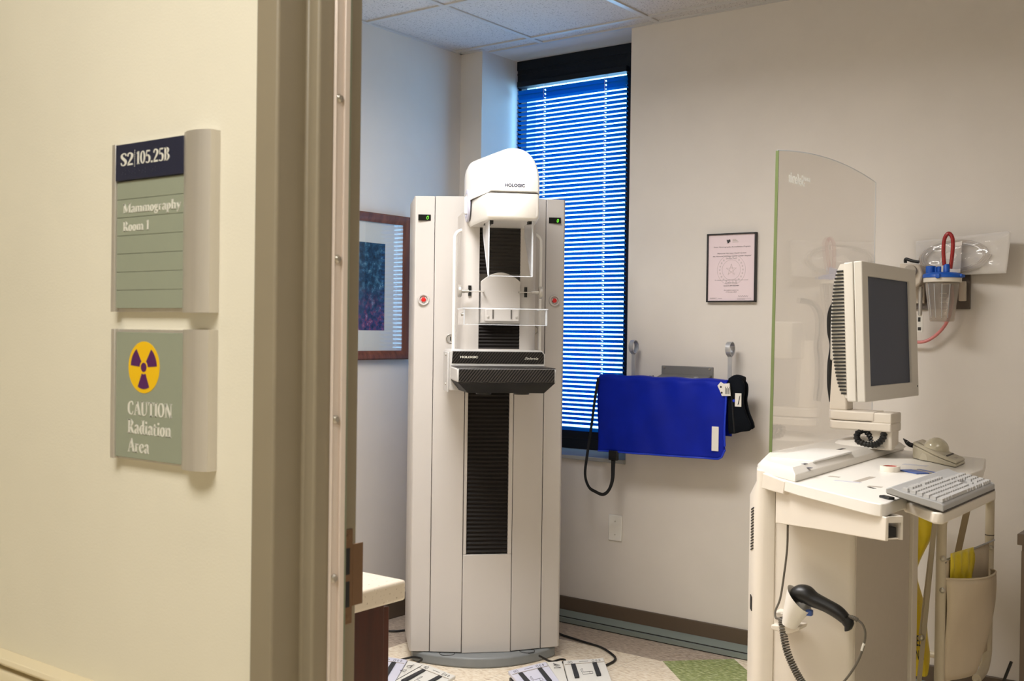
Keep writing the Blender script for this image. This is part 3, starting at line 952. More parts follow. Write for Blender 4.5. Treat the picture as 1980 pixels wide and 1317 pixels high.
# ------------------------------------------------------------------ mammography unit (local x = its right, local -y = towards its front)
def mammo():
    MR = R(45.6)
    root = thing('mammography_machine', 'tall white mammography unit standing across the corner before the window', 'medical machine', (-2.689, 3.434, 0), MR)
    def P(name, mb, m, parent=root, **k):
        return part(name, mb, M[m], parent, world=False, **k)
    TOP = 1.845
    # base
    arc = [(-.290+.58*k/24, .022-.132*(1-((-.290+.58*k/24)/.290)**2)) for k in range(25)]
    base = [(x, y) for x, y in arc] + [(.285, .30), (-.285, .30)]
    bo = P('base', MB().prism(base, 0, .042), 'greyb', bevel=.008, seg=3)
    for cx in (-.155, .165):
        P('cap_ring', MB().tube([(cx+.030*math.cos(a), -.034+.030*math.sin(a), .0425) for a in [2*PI*k/28 for k in range(28)]], .0014, 6, closed=True), 'black', bo)
    # column panels, bowed front
    def panel(name, pts, z1, m='white'):
        return P(name, MB().prism(pts, .045, z1), m, bevel=.0022, seg=2)
    lp = panel('side_panel', [(-.303, .30), (-.303, .010), (-.298, .001), (-.2245, -.013), (-.2245, .30)], TOP)
    rp = panel('side_panel', [(.223, .30), (.223, -.013), (.296, .001), (.303, .010), (.303, .30)], TOP+.003)
    panel('front_panel', [(-.2225, .28), (-.2225, -.014), (-.1005, -.040), (-.1005, .28)], TOP)
    panel('front_panel', [(.0970, .28), (.0970, -.040), (.2205, -.014), (.2205, .28)], TOP+.002)
    cpz = MB()
    cpz.prism([(-.0985, .28), (-.0985, -.042), (.095, -.042), (.095, .28)], .043, .432)
    cpz.box(-.098, -.086, -.042, .28, .432, TOP)
    cpz.box(.079, .095, -.042, .28, .432, TOP)
    cpz.box(-.086, .079, -.030, .28, 1.72, TOP)
    cpz.box(-.086, .079, -.010, .28, .432, 1.72)
    P('center_panel', cpz, 'white', bevel=.002)
    P('core', MB().box(-.28, .28, .02, .27, .05, TOP-.01), 'seam', smooth=0)
    # pleated column bellows
    def bellows(name, x0, x1, z0, z1, y, pitch, amp, parent=root):
        n = max(2, int(round((z1-z0)/pitch)))
        pts = []
        for k in range(n*2+1):
            z = z0+(z1-z0)*k/(n*2)
            pts.append((y-(amp if k % 2 else 0), z))
        mb = MB()
        prof = [(y+.012, z0)] + pts + [(y+.012, z1)]
        mb.ext([(x0, a, z) for a, z in prof], (x1-x0, 0, 0))
        return P(name, mb, 'pleat', parent, smooth=0)
    bellows('column_bellows', -.085, .078, .434, 1.66, -.030, .0163, .008)
    # exposure read-outs and stop buttons
    for cx, z, sx, pp in ((-.2645, 1.7595, .0245, lp), (.2575, 1.7625, .0245, rp)):
        d = P('display', MB().box(cx-sx, cx+sx, -.0125, .002, z-.0118, z+.0118), 'disp', pp, bevel=.0008)
        text('digit', '0', .0150, M['digit'], d, frame_mat((cx+.006, -.0126, z-.0075), (1, 0, 0), (0, 0, 1)), width=.0085, shear=.15, world=False)
    for cx, z, pp in ((-.2645, 1.4365, lp), (.2600, 1.4415, rp)):
        st = P('button_collar', MB().lathe([(.0225, 0), (.0225, .009), (.0205, .011), (.0165, .010), (.0145, .003), (0, .003)], (cx, -.005, z), (0, -1, 0), 36), 'white', pp)
        rb = P('stop_button', MB().lathe([(.0095, 0), (.0095, .006), (.0085, .009), (.004, .010), (0, .010)], (cx, -.008, z), (0, -1, 0), 28), 'red', st)
        ar = MB()
        for a in (20, 140, 260):
            ar.ext([(cx+.0082*math.cos(R(a+q))*1.0, -.0145, z+.0082*math.sin(R(a+q))) for q in (0, 18, 36)] + [(cx+.0108*math.cos(R(a+q)), -.0145, z+.0108*math.sin(R(a+q))) for q in (36, 18, 0)], (0, -.0008, 0))
        P('arrow_mark', ar, 'white2', rb, smooth=0)
    for cx, z, sgn in ((-.158, 1.284, -1), (.176, 1.322, 1)):
        lk = P('lock', MB().lathe([(.0190, 0), (.0190, .006), (.0165, .008), (.013, .005), (0, .005)], (cx, -.024, z), (0, -1, 0), 28), 'knob')
        P('keyhole', MB().box(cx-.0016, cx+.0016, -.0305, -.028, z-.008, z+.008), 'black', lk)
    # C-arm carriage
    arm = MB()
    n = 8
    def rrect(x0, x1, y0, y1, r_):
        pts = []
        for (cx, cy, a0) in ((x1-r_, y0+r_, -90), (x1-r_, y1, None), (x0+r_, y1, None), (x0+r_, y0+r_, 180)):
            if a0 is None:
                pts.append((cx+(r_ if cx > 0 else -r_), cy))
            else:
                pts += [(cx+r_*math.cos(R(a0+90*k/n)), cy+r_*math.sin(R(a0+90*k/n))) for k in range(n+1)]
        return pts
    # front face split around the bellows slot
    sl0, sl1 = -.079, .075
    out = rrect(-.137, .140, -.290, -.055, .045)
    arm.prism(out, 1.105, 1.250)
    arm.prism(out, 1.732, 1.760)
    left = [p for p in out if p[0] <= sl0] + [(sl0, -.055)]
    right = [p for p in out if p[0] >= sl1] + [(sl1, -.055)]
    left = [(sl0, -.290)] + sorted([p for p in out if p[0] < sl0], key=lambda p: (p[1], -p[0])) + [(sl0, -.055)]
    right = [(sl1, -.055)] + sorted([p for p in out if p[0] > sl1], key=lambda p: (-p[1], p[0])) + [(sl1, -.290)]
    arm.prism(left, 1.250, 1.732)
    arm.prism(right, 1.250, 1.732)
    arm.box(sl0, sl1, -.250, -.055, 1.250, 1.732)
    ao = P('gantry_arm', arm, 'white', smooth=50)
    bellows('arm_bellows', sl0, sl1, 1.530, 1.722, -.284, .0135, .007, ao)
    bellows('arm_bellows', sl0, sl1, 1.245, 1.345, -.284, .0118, .006, ao)
    # compression carriage with arched top
    car = []
    x0, x1 = sl0+.006, sl1-.001
    for k in range(17):
        x = x0+(x1-x0)*k/16
        q = (x-(x0+x1)/2)/((x1-x0)/2)
        car.append((x, -.284, 1.500+.034*(1-q*q)))
    P('compression_carriage', MB().ext(car+[(x1, -.284, 1.345), (x0, -.284, 1.345)], (0, -.022, 0)), 'white', ao, bevel=.002)
    # small black slots and cross rods with hand knobs
    P('slot', MB().box(-.119, -.108, -.2925, -.280, 1.446, 1.484), 'black', ao, smooth=0)
    P('slot', MB().box(.091, .102, -.2925, -.280, 1.444, 1.482), 'black', ao, smooth=0)
    for sgn, z, x_in, x_out in ((-1, 1.4615, -.068, -.156), (1, 1.4610, .070, .146)):
        kn = P('knob_rod', MB().tube([(x_in, -.330, z), (x_out, -.330, z)], .0022, 8).box(min(x_in, x_in-sgn*.004), max(x_in, x_in-sgn*.004), -.333, -.285, z-.003, z+.003), 'knob', ao)
        ax = (sgn, 0, 0)
        P('hand_knob', MB().lathe([(.006, -.026), (.0065, -.014), (.0075, -.008), (.0075, 0), (.020, .001), (.0225, .004), (.0225, .012), (.020, .0145), (0, .0145)], (x_out-sgn*.008, -.330, z), ax, 32), 'knob', kn)
    # tubular patient handles
    for sgn, xa, za, xb in ((-1, -.130, 1.697, -.163), (1, .132, 1.690, .167)):
        path = crom([(xa, -.200, za), (xa+sgn*.018, -.200, za-.005), (xb-sgn*.004, -.200, za-.018), (xb, -.200, za-.045), (xb, -.200, 1.50), (xb, -.200, 1.24)], 6)
        P('patient_handle', MB().tube(path, .0066, 12), 'white2', ao)
    # tube head
    def section(d, hw, z0, z1, ins=0.0, ex=.87):
        cx = -.003
        hw -= ins
        zs = z1-.128
        pts = [(cx-hw, -d, z0+ins), (cx+hw, -d, z0+ins)]
        for k in range(0, 25):
            a = PI*k/24
            ca, sa = math.cos(a), math.sin(a)
            pts.append((cx+hw*math.copysign(abs(ca)**ex, ca), -d, zs+(z1-ins-zs)*sa**ex))
        return pts
    hz0, hz1 = 1.700, 1.946
    secs = [(.200, .128, 0.012), (.212, .130, 0.002), (.300, .130, 0), (.380, .124, 0), (.480, .110, 0), (.600, .0915, 0), (.614, .0895, .0025), (.620, .088, .007)]
    up = MB().loft([section(d, hw, 1.7905, hz1+(.004 if d < .5 else 0), ins, .36+.51*min(1, max(0, (d-.30)/.30))) for d, hw, ins in secs])
    head = P('tube_head', up, 'white2', smooth=50)
    lowr = []
    for d, hw, ins in secs:
        hw2 = (hw-ins)*(1-.09*min(1, max(0, (.60-d)/.30)))
        hw = hw*(1-.03*min(1, max(0, (.60-d)/.30)))
        cx = -.003
        zb = hz0+ins
        lowr.append([(cx-hw2+.006, -d, zb), (cx+hw2-.006, -d, zb), (cx+hw2, -d, zb+.010), (cx+hw2, -d, 1.7885), (cx-hw2, -d, 1.7885), (cx-hw2, -d, zb+.010)])
    P('collimator_cover', MB().loft(lowr), 'white2', head, smooth=50)
    P('head_seam', MB().loft([[(-.003-hw+.003+ins, -d+(.002 if d > .6 else 0), 1.788), (-.003+hw-.003-ins, -d+(.002 if d > .6 else 0), 1.788), (-.003+hw-.003-ins, -d+(.002 if d > .6 else 0), 1.791), (-.003-hw+.003+ins, -d+(.002 if d > .6 else 0), 1.791)] for d, hw, ins in secs]), 'seam', head, smooth=0)
    text('lettering', 'HOLOGIC', .0105, M['ink'], head, frame_mat((-.035, -.6205, 1.8115), (1, 0, 0), (0, 0, 1)), width=.068, world=False, bold=.0005)
    # side release: round lavender recess with grip
    for sgn in (-1, 1):
        cx = -.003+sgn*.126
        rc = P('release_dial', MB().lathe([(.060, -.004), (.060, .003), (.057, .0045), (.045, .0045), (.041, .001), (0, .001)], (cx, -.315, 1.776), (sgn, 0, 0), 40), 'lav', head)
        P('dial_grip', MB().box(min(cx, cx+sgn*.012), max(cx, cx+sgn*.012), -.330, -.303, 1.744, 1.809), 'white2', rc, bevel=.004)
    # clear face shield below the head
    fs = MB()
    fs.box(-.081, .071, -.5725, -.5700, 1.508, 1.702)
    wings = []
    for sgn, x in ((-1, -.081), (1, .0695)):
        fw_ = MB()
        wings.append(fw_)
        fw_.ext([(x, -.570, 1.508), (x, -.570, 1.702), (x, -.400, 1.702), (x, -.412, 1.655), (x, -.545, 1.515)], (.002, 0, 0))
    sh = P('face_shield', fs, 'shield_clear', head, smooth=0)
    for fw_ in wings:
        P('shield_wing', fw_, 'shield_wing', sh, smooth=0)
    ed = MB()
    ed.box(-.0830, -.0800, -.5740, -.5690, 1.507, 1.700)
    ed.box(.0690, .0735, -.5740, -.5600, 1.507, 1.700)
    ed.box(-.083, .0735, -.5735, -.5700, 1.5065, 1.5085)
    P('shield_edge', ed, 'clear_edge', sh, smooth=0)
    ed2 = MB().tube(crom([(-.0805, -.570, 1.5085), (-.0805, -.545, 1.516), (-.0805, -.412, 1.655), (-.0805, -.400, 1.700)], 6), .0012, 6)
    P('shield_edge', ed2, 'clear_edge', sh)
    P('shield_clip', MB().box(-.079, -.066, -.568, -.540, 1.688, 1.702), 'black', sh, bevel=.001)
    P('shield_clip', MB().box(.056, .068, -.568, -.540, 1.690, 1.702), 'black', sh, bevel=.001)
    P('shield_clip', MB().box(-.083, -.060, -.45, -.43, 1.693, 1.703), 'black', sh, bevel=.001)
    # clear compression paddle
    pd = MB()
    x0, x1, yf, ybk, zb, zt = -.160, .137, -.520, -.325, 1.338, 1.396
    th = .0028
    pd.box(x0, x1, yf, yf+th, zb, zt)
    pd.box(x0, x0+th, yf+th, ybk, zb, zt)
    pd.box(x1-th, x1, yf+th, ybk, zb, zt)
    pd.box(x0+th, x1-th, yf+th, ybk, zb, zb+th)
    pd.box(x0, x1, ybk, ybk+th, zb, zt)
    po = P('compression_paddle', pd, 'clear', ao, bevel=.0008)
    rim = MB()
    rim.box(x0-.003, x1+.003, yf-.003, yf+.004, zt-.002, zt+.001)
    rim.box(x0-.003, x0+.004, yf, ybk, zt-.002, zt+.001)
    rim.box(x1-.004, x1+.003, yf, ybk, zt-.002, zt+.001)
    rim.box(x0, x0+.0035, yf, yf+.006, zb, zt)
    rim.box(x1-.006, x1, yf, yf+.006, zb, zt)
    rim.box(x0, x1, yf, yf+.003, zb-.0005, zb+.0012)
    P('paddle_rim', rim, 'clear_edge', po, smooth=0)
    br = P('paddle_bracket', MB().box(-.060, .066, -.335, -.290, 1.352, 1.398), 'white', ao, bevel=.003)
    P('bracket_slot', MB().box(-.034, -.029, -.3375, -.334, 1.362, 1.395), 'seam', br, smooth=0)
    P('bracket_slot', MB().box(.034, .039, -.3375, -.334, 1.362, 1.395), 'seam', br, smooth=0)
    for x in (-.050, .056):
        P('bolt', MB().lathe([(.005, 0), (.005, .002), (.002, .003), (0, .003)], (x, -.335, 1.368), (0, -1, 0), 16), 'knob', br)
    for x, sg in ((x0, -1), (x1, 1)):
        P('bolt', MB().lathe([(.006, 0), (.006, .004), (.003, .005), (0, .005)], (x, -.480, 1.374), (sg, 0, 0), 16), 'screw', po)
    # detector: carbon fronted upstand and platform
    up = MB().ext([(x, -.055, z) for x, z in ((-.184, 1.095), (.171, 1.095), (.171, 1.232), (.160, 1.246), (-.176, 1.246), (-.184, 1.238))], (0, -.246, 0))
    det = P('detector_housing', up, 'det_side', bevel=.003)
    P('carbon_panel', MB().ext([(x, -.3005, z) for x, z in ((-.178, 1.196), (.167, 1.196), (.167, 1.230), (.159, 1.240), (-.175, 1.240))], (0, -.003, 0)), 'carbon', det, bevel=.001)
    text('lettering', 'HOLOGIC', .0080, M['letter'], det, frame_mat((-.148, -.3036, 1.2155), (1, 0, 0), (0, 0, 1)), width=.066, world=False, bold=.0004)
    text('lettering', 'Selenia', .0090, M['letter'], det, frame_mat((.092, -.3036, 1.2120), (1, 0, 0), (0, 0, 1)), width=.052, shear=.4, world=False)
    plat = P('detector_platform', MB().box(-.183, .168, -.541, -.300, 1.136, 1.186), 'det_side', det, bevel=.006)
    P('carbon_panel', MB().box(-.177, .162, -.5445, -.5405, 1.138, 1.184), 'carbon', plat, bevel=.0012)
    P('carbon_top', MB().box(-.181, .166, -.540, -.302, 1.1855, 1.1878), 'carbon', plat, bevel=.001)
    P('underside', MB().loft([[(-.181, -.542, 1.1365), (.166, -.542, 1.1365), (.166, -.300, 1.1365), (-.181, -.300, 1.1365)], [(-.137, -.470, 1.096), (.139, -.470, 1.096), (.150, -.300, 1.096), (-.150, -.300, 1.096)]]), 'det_under', plat, bevel=.002)
    for x in (-.07, .07):
        P('grip', MB().lathe([(.030, 0), (.027, .010), (0, .011)], (x, -.39, 1.097), (0, 0, -1), 24), 'black', plat)
    P('side_cover', MB().box(-.190, -.1835, -.26, -.09, 1.085, 1.236), 'det_side', det, bevel=.003)
    for z in (1.225, 1.115):
        P('bolt', MB().lathe([(.005, 0), (.005, .003), (.002, .004), (0, .004)], (-.190, -.20, z), (-1, 0, 0), 14), 'screw', det)
    return root
mammo()

# ------------------------------------------------------------------ floor pedals
def tri(a, b, t):
    return tuple(p+(q-p)*t for p, q in zip(a, b))
def pedal_pad(name, TL, TR, BR, BL, top, m, root, tilt=.012):
    """flat tilted treadle given its four floor corners"""
    mb = MB()
    ring0 = [(p[0], p[1], z-.014) for p, z in zip((TL, TR, BR, BL), (top, top, top-tilt, top-tilt))]
    ring1 = [(p[0], p[1], z) for p, z in zip((TL, TR, BR, BL), (top, top, top-tilt, top-tilt))]
    mb.loft([ring0, ring1])
    pad = part(name, mb, M[m], root, bevel=.003, seg=2)
    cx, cy = sum(p[0] for p in (TL, TR, BR, BL))/4, sum(p[1] for p in (TL, TR, BR, BL))/4
    sk = lambda f, z: [(cx+(p[0]-cx)*f, cy+(p[1]-cy)*f, z) for p in (TL, TR, BR, BL)]
    part('skirt', MB().loft([sk(.90, 0.0), sk(.95, .012), sk(.95, top-tilt-.0135)]), M['black'], pad)
    def at(u, v, lift=0.0):
        a = tri(TL, TR, u)
        b_ = tri(BL, BR, u)
        p = tri(a, b_, v)
        return Vector((p[0], p[1], top-tilt*v+lift))
    # raised lip, ribbed rubber strips and line diagram
    lip = MB()
    lip.add([tuple(at(.02, .175, .0005)), tuple(at(.98, .175, .0005)), tuple(at(.98, .19, .0005)), tuple(at(.02, .19, .0005)),
             tuple(at(.02, .175, .0015)), tuple(at(.98, .175, .0015)), tuple(at(.98, .19, .0015)), tuple(at(.02, .19, .0015))],
            [(0, 3, 2, 1), (4, 5, 6, 7), (0, 1, 5, 4), (1, 2, 6, 5), (2, 3, 7, 6), (3, 0, 4, 7)])
    part('lip', lip, M['label_grey'], pad, smooth=0)
    for u0 in (.16, .68):
        st = MB()
        r0 = [tuple(at(u0, .20, .0002)), tuple(at(u0+.11, .20, .0002)), tuple(at(u0+.11, .20, .004)), tuple(at(u0, .20, .004))]
        r1 = [tuple(at(u0, .78, .0002)), tuple(at(u0+.11, .78, .0002)), tuple(at(u0+.11, .78, .009)), tuple(at(u0, .78, .009))]
        st.loft([r0, r1])
        part('rubber_strip', st, M['rubber'], pad, bevel=.0015)
    dg = MB()
    def line(a, b_):
        dg.tube([at(a[0], a[1], .0006), at(b_[0], b_[1], .0006)], .0006, 5)
    for a, b_ in (((.36, .44), (.40, .40)), ((.40, .40), (.40, .55)), ((.40, .55), (.62, .55)), ((.62, .55), (.62, .64)), ((.62, .64), (.38, .64)), ((.38, .64), (.36, .44)), ((.55, .55), (.55, .64))):
        line(a, b_)
    for u, s_ in ((.12, .02), (.18, .03), (.72, .03), (.80, .02), (.88, .02)):
        pts = [tuple(at(u+s_*math.cos(q)*.9, .10+s_*1.6*math.sin(q), .0006)) for q in [2*PI*k/10 for k in range(10)]]
        part('marking', MB().tube(pts, .0006, 5, closed=True), M['ink_black'], pad, smooth=0)
    part('diagram', dg, M['ink_black'], pad, smooth=0)
    part('marking', MB().tube([at(.38, .10, .0006), at(.60, .10, .0006)], .0007, 5), M['ink_black'], pad, smooth=0)
    return pad
def wheel_icon(mb, c, ux, uy, s):
    c, ux, uy = Vector(c), Vector(ux)*s, Vector(uy)*s
    P = lambda a, b_: tuple(c+ux*a+uy*b_)
    mb.tube([P(.0+.34*math.cos(q), -.2+.34*math.sin(q)) for q in [R(100)+R(260)*k/16 for k in range(17)]], .032*s, 6)
    mb.tube([P(-.12, .45), P(-.06, .05), P(.25, .05), P(.42, -.38), P(.56, -.34)], .036*s, 6)
    mb.tube([P(-.10, .26), P(.16, .22)], .032*s, 6)
    mb.lathe([(.001, 0), (.09*s, 0), (.09*s, .001), (.001, .001)], P(-.13, .62), (0, 0, 1), 12)
def pedals():
    r = thing('foot_pedal', 'right foot control with white and lavender treadles in front of the machine base', 'foot pedal', (-2.27, 3.42, 0), 0, 'foot controls of the machine')
    pedal_pad('treadle', (-2.352, 3.492), (-2.250, 3.622), (-2.098, 3.437), (-2.190, 3.296), .050, 'pedal', r)
    pedal_pad('treadle', (-2.440, 3.257), (-2.397, 3.440), (-2.197, 3.268), (-2.245, 3.118), .050, 'pedal_lav', r)
    wd = part('wedge', MB().loft([[(-2.394, 3.440, .005), (-2.356, 3.490, .005), (-2.194, 3.296, .005), (-2.196, 3.268, .005)], [(-2.394, 3.440, .048), (-2.356, 3.490, .048), (-2.194, 3.296, .036), (-2.196, 3.268, .036)]]), M['pedal'], r, bevel=.002)
    ic = MB()
    wheel_icon(ic, (-2.345, 3.432, .0500), (.62, .78, 0), (-.78, .62, 0), .026)
    q = Vector((-2.318, 3.405, .0490))
    ic.tube([tuple(q+Vector(v)) for v in ((-.009, -.011, 0), (.009, .011, 0), (-.014, .010, 0))], .0008, 5, closed=True)
    part('wheelchair_icon', ic, M['ink_black'], wd, smooth=0)
    for sx, px, py in ((1, -2.425, 3.235), (1, -2.27, 3.13)):
        part('rubber_foot', MB().lathe([(.012, 0), (.012, .006)], (px+.01, py+.02, 0), (0, 0, 1), 14), M['black'], r)
    l = thing('foot_pedal', 'left foot control partly behind the dark cabinet in front of the machine base', 'foot pedal', (-2.70, 3.0, 0), 0, 'foot controls of the machine')
    pedal_pad('treadle', (-2.735, 3.125), (-2.555, 3.090), (-2.515, 2.850), (-2.700, 2.880), .050, 'pedal', l)
    pedal_pad('treadle', (-2.990, 3.075), (-2.822, 3.122), (-2.690, 2.900), (-2.850, 2.850), .050, 'pedal_lav', l)
    wd = part('wedge', MB().loft([[(-2.818, 3.121, .005), (-2.738, 3.125, .005), (-2.703, 2.885, .005), (-2.692, 2.905, .005)], [(-2.818, 3.121, .048), (-2.738, 3.125, .048), (-2.703, 2.885, .036), (-2.692, 2.905, .036)]]), M['pedal'], l, bevel=.002)
    ic = MB()
    wheel_icon(ic, (-2.758, 3.068, .0500), (.87, -.2, 0), (.2, .87, 0), .030)
    q = Vector((-2.747, 3.020, .0470))
    ic.tube([tuple(q+Vector(v)) for v in ((-.013, -.007, 0), (.013, -.010, 0), (.002, .013, 0))], .0008, 5, closed=True)
    part('wheelchair_icon', ic, M['ink_black'], wd, smooth=0)
pedals()
def cable(pts, r, m, label, cat='cable', name='floor_cable'):
    tag(part(name, MB().tube(crom(pts, 8), r, 8), m, None), label, cat)
cable([(-2.72, 3.955, .006), (-2.655, 3.92, .006), (-2.587, 3.903, .006), (-2.511, 3.886, .006), (-2.424, 3.869, .006), (-2.355, 3.831, .006), (-2.293, 3.78, .006), (-2.272, 3.735, .006), (-2.268, 3.685, .006), (-2.262, 3.64, .010)], .0048, M['cable'], 'black cable curving over the floor to the right foot control')
cable([(-2.47, 3.50, .044), (-2.452, 3.555, .012), (-2.440, 3.60, .012), (-2.405, 3.585, .02), (-2.375, 3.52, .03)], .0044, M['cable'], 'short black cable linking the machine base to the right foot control')
cable([(-3.30, 3.46, .005), (-3.24, 3.50, .005), (-3.20, 3.56, .005), (-3.10, 3.66, .005)], .0048, M['cable'], 'black cable on the grey floor border left of the machine')
cable([(-2.93, 3.19, .010), (-2.905, 3.235, .016), (-2.86, 3.235, .022), (-2.82, 3.20, .03), (-2.80, 3.125, .03)], .0044, M['cable'], 'short black cable arching into the left foot control')

# ------------------------------------------------------------------ floor raceway
rw = thing('floor_raceway', 'grey metal cable raceway on the floor along the back wall', 'raceway', (-1.9, 4.125, 0))
part('top_cover', MB().ext([(-3.05, y, z) for y, z in ((4.152, .004), (4.116, .004), (4.116, .0265), (4.152, .046))], (2.6, 0, 0)), M['race'], rw, bevel=.001)
part('front_channel', MB().ext([(-3.05, y, z) for y, z in ((4.117, .004), (4.098, .004), (4.101, .0225), (4.117, .0235))], (2.6, 0, 0)), M['race'], rw, bevel=.001)
part('shadow_gap', MB().box(-3.05, -.45, 4.103, 4.150, 0, .004).box(-3.05, -.45, 4.112, 4.118, .0230, .0262), M['race_dark'], rw, smooth=0)

# ------------------------------------------------------------------ lead apron rack
def rack():
    r = thing('apron_rack', 'grey steel wall rack with two ring topped arms carrying the blue apron', 'apron rack', (-2.19, YB, 1.14))
    pl = part('wall_plate', MB().box(-2.311, -2.066, YB-.006, YB, 1.118, 1.178), M['rack_grey'], r, bevel=.004)
    for x in (-2.297, -2.082):
        part('screw', MB().lathe([(.005, 0), (.005, .001), (.0035, .003), (0, .003)], (x, YB-.006, 1.168), (0, -1, 0), 16), M['screw'], pl)
    part('shelf', MB().ext([(-2.305, y, z) for y, z in ((YB-.006, 1.143), (YB-.006, 1.136), (4.050, 1.112), (4.050, 1.118))], (.233, 0, 0)), M['rack_grey'], r, bevel=.001)
    rail = part('rail', MB().tube([(-2.535, 4.035, 1.122), (-1.875, 4.035, 1.126)], .006, 12), M['steel'], r)
    for x in (-2.31, -2.10):
        part('hinge', MB().tube([(x, 4.065, 1.126), (x-.04, 4.040, 1.128)], .007, 12).cyl((x, 4.07, 1.112), (0, 0, 1), .010, .026, 16), M['steel'], r, bevel=.001)
    for x in (-2.414, -1.961):
        loop = [(x, 4.095, 1.226)] + [(x, 4.095+.025*math.sin(R(25)+R(310)*k/24)*1.0, 1.257-.027*math.cos(R(25)+R(310)*k/24)) for k in range(25)] + [(x, 4.095, 1.226)]
        h = part('hook_arm', MB().sweep([(x, 4.095, 1.110), (x, 4.095, 1.228)], .018, .0035, (1, 0, 0)), M['steel'], r, bevel=.0008)
        part('ring', MB().sweep(loop, .020, .0032, (1, 0, 0)), M['steel'], h)
        part('foot', MB().box(x-.010, x+.010, 4.030, 4.100, 1.108, 1.114), M['steel'], h, bevel=.001)
rack()
def apron():
    r = thing('lead_apron', 'blue lead apron folded over the rail of the wall rack', 'apron', (-2.23, 4.02, .81))
    xl, xr = -2.532, -1.930
    yf, yb_ = 4.004, 4.056
    def zbot(x):
        z = .806+.010*(x-xl)/(xr-xl)
        rad = .040
        if x > xr-rad:
            q = (x-(xr-rad))/rad
            z += rad*(1-math.sqrt(max(0, 1-q*q)))
        return z
    def fn(u, v):
        x = xl+(xr-xl)*u
        # v 0..0.45 front, 0.45..0.55 over the rail, 0.55..1 back
        wob = .0035*math.sin(9*u+1.1)+.0025*math.sin(17*u+3*v*4)+.0018*math.sin(31*u+9*v)
        if v < .46:
            t = v/.46
            zt = 1.118
            z = zbot(x)+(zt-zbot(x))*t
            bulge = .010*math.sin(PI*t)
            fold = .006*math.exp(-((t-1)/.25)**2)*math.sin(26*u)
            return (x+.004*math.sin(5*t+u*3)*(1-t), yf-bulge*.7+wob*(1-t*.6)+fold*.6, z)
        if v < .56:
            q = (v-.46)/.10*PI
            return (x, (yf+yb_)/2-(yb_-yf)/2*math.cos(q)+wob*.3, 1.118+.014*math.sin(q)+.002*math.sin(24*u))
        t = (v-.56)/.44
        return (x, yb_+wob*.5, 1.118+(.905-1.118)*t)
    part('apron_panel', MB().grid(fn, 60, 60), M['apron'], r, solid=.007, smooth=60, fix=False)
    pip = [Vector(fn(1, v/40*.46)) + Vector((.001, -.003, 0)) for v in range(2, 41)]
    part('edge_piping', MB().tube([tuple(p) for p in pip], .0042, 8), M['piping'], r)
    bp = [tuple(Vector(fn(u/40, 0))+Vector((0, -.001, 0))) for u in range(41)]
    part('edge_piping', MB().tube(bp, .0042, 8), M['piping'], r)
    part('size_label', MB().box(-1.985, -1.955, 3.9895, 3.9925, .848, .946), M['tag'], r, bevel=.0005)
    tg = part('inspection_tag', MB().ext([(x, 3.990, z) for x, z in ((-1.962, 1.110), (-1.948, 1.126), (-1.936, 1.119), (-1.910, 1.122), (-1.905, 1.072), (-1.942, 1.070), (-1.952, 1.092))], (0, -.0025, 0)), M['tag'], r)
    part('tag_hole', MB().cyl((-1.947, 3.9885, 1.106), (0, -1, 0), .0042, .0015, 14).cyl((-1.943, 3.9885, 1.083), (0, -1, 0), .0042, .0015, 14), M['black'], tg)
    tx = MB()
    for k in range(5):
        tx.box(-1.928+.0042*k, -1.9262+.0042*k, 3.9868, 3.9876, 1.078, 1.078+.030-.006*(k % 2))
    part('tag_print', tx, M['ink_black'], tg, smooth=0)
    # hanging belt with buckle
    pth = crom([(-2.527, 3.992, 1.119), (-2.541, 3.988, 1.02), (-2.556, 3.986, .90), (-2.572, 3.984, .79), (-2.582, 3.984, .70), (-2.562, 3.984, .648), (-2.528, 3.985, .630), (-2.490, 3.986, .622), (-2.462, 3.988, .645), (-2.448, 3.992, .69), (-2.452, 4.002, .75), (-2.458, 4.020, .85)], 8)
    n = len(pth)
    wd = [.014+.010*min(1, max(0, (k/n-.72)/.2)) for k in range(n)]
    rings = []
    mb = MB()
    for i in range(n):
        p = Vector(pth[i])
        tg_ = (Vector(pth[min(i+1, n-1)])-Vector(pth[max(i-1, 0)])).normalized()
        side = tg_.cross(Vector((.25, 1, .1)).normalized()).normalized()
        nn = side.cross(tg_)
        w2 = wd[i]
        rings.append([tuple(p+side*a*w2/2+nn*b_*.0013) for a, b_ in ((-1, -1), (1, -1), (1, 1), (-1, 1))])
    mb.loft(rings)
    st = part('belt', mb, M['webbing'], r, smooth=60)
    part('buckle', MB().box(-2.474, -2.428, 3.996, 4.010, .770, .812), M['black'], st, bevel=.004)
apron()
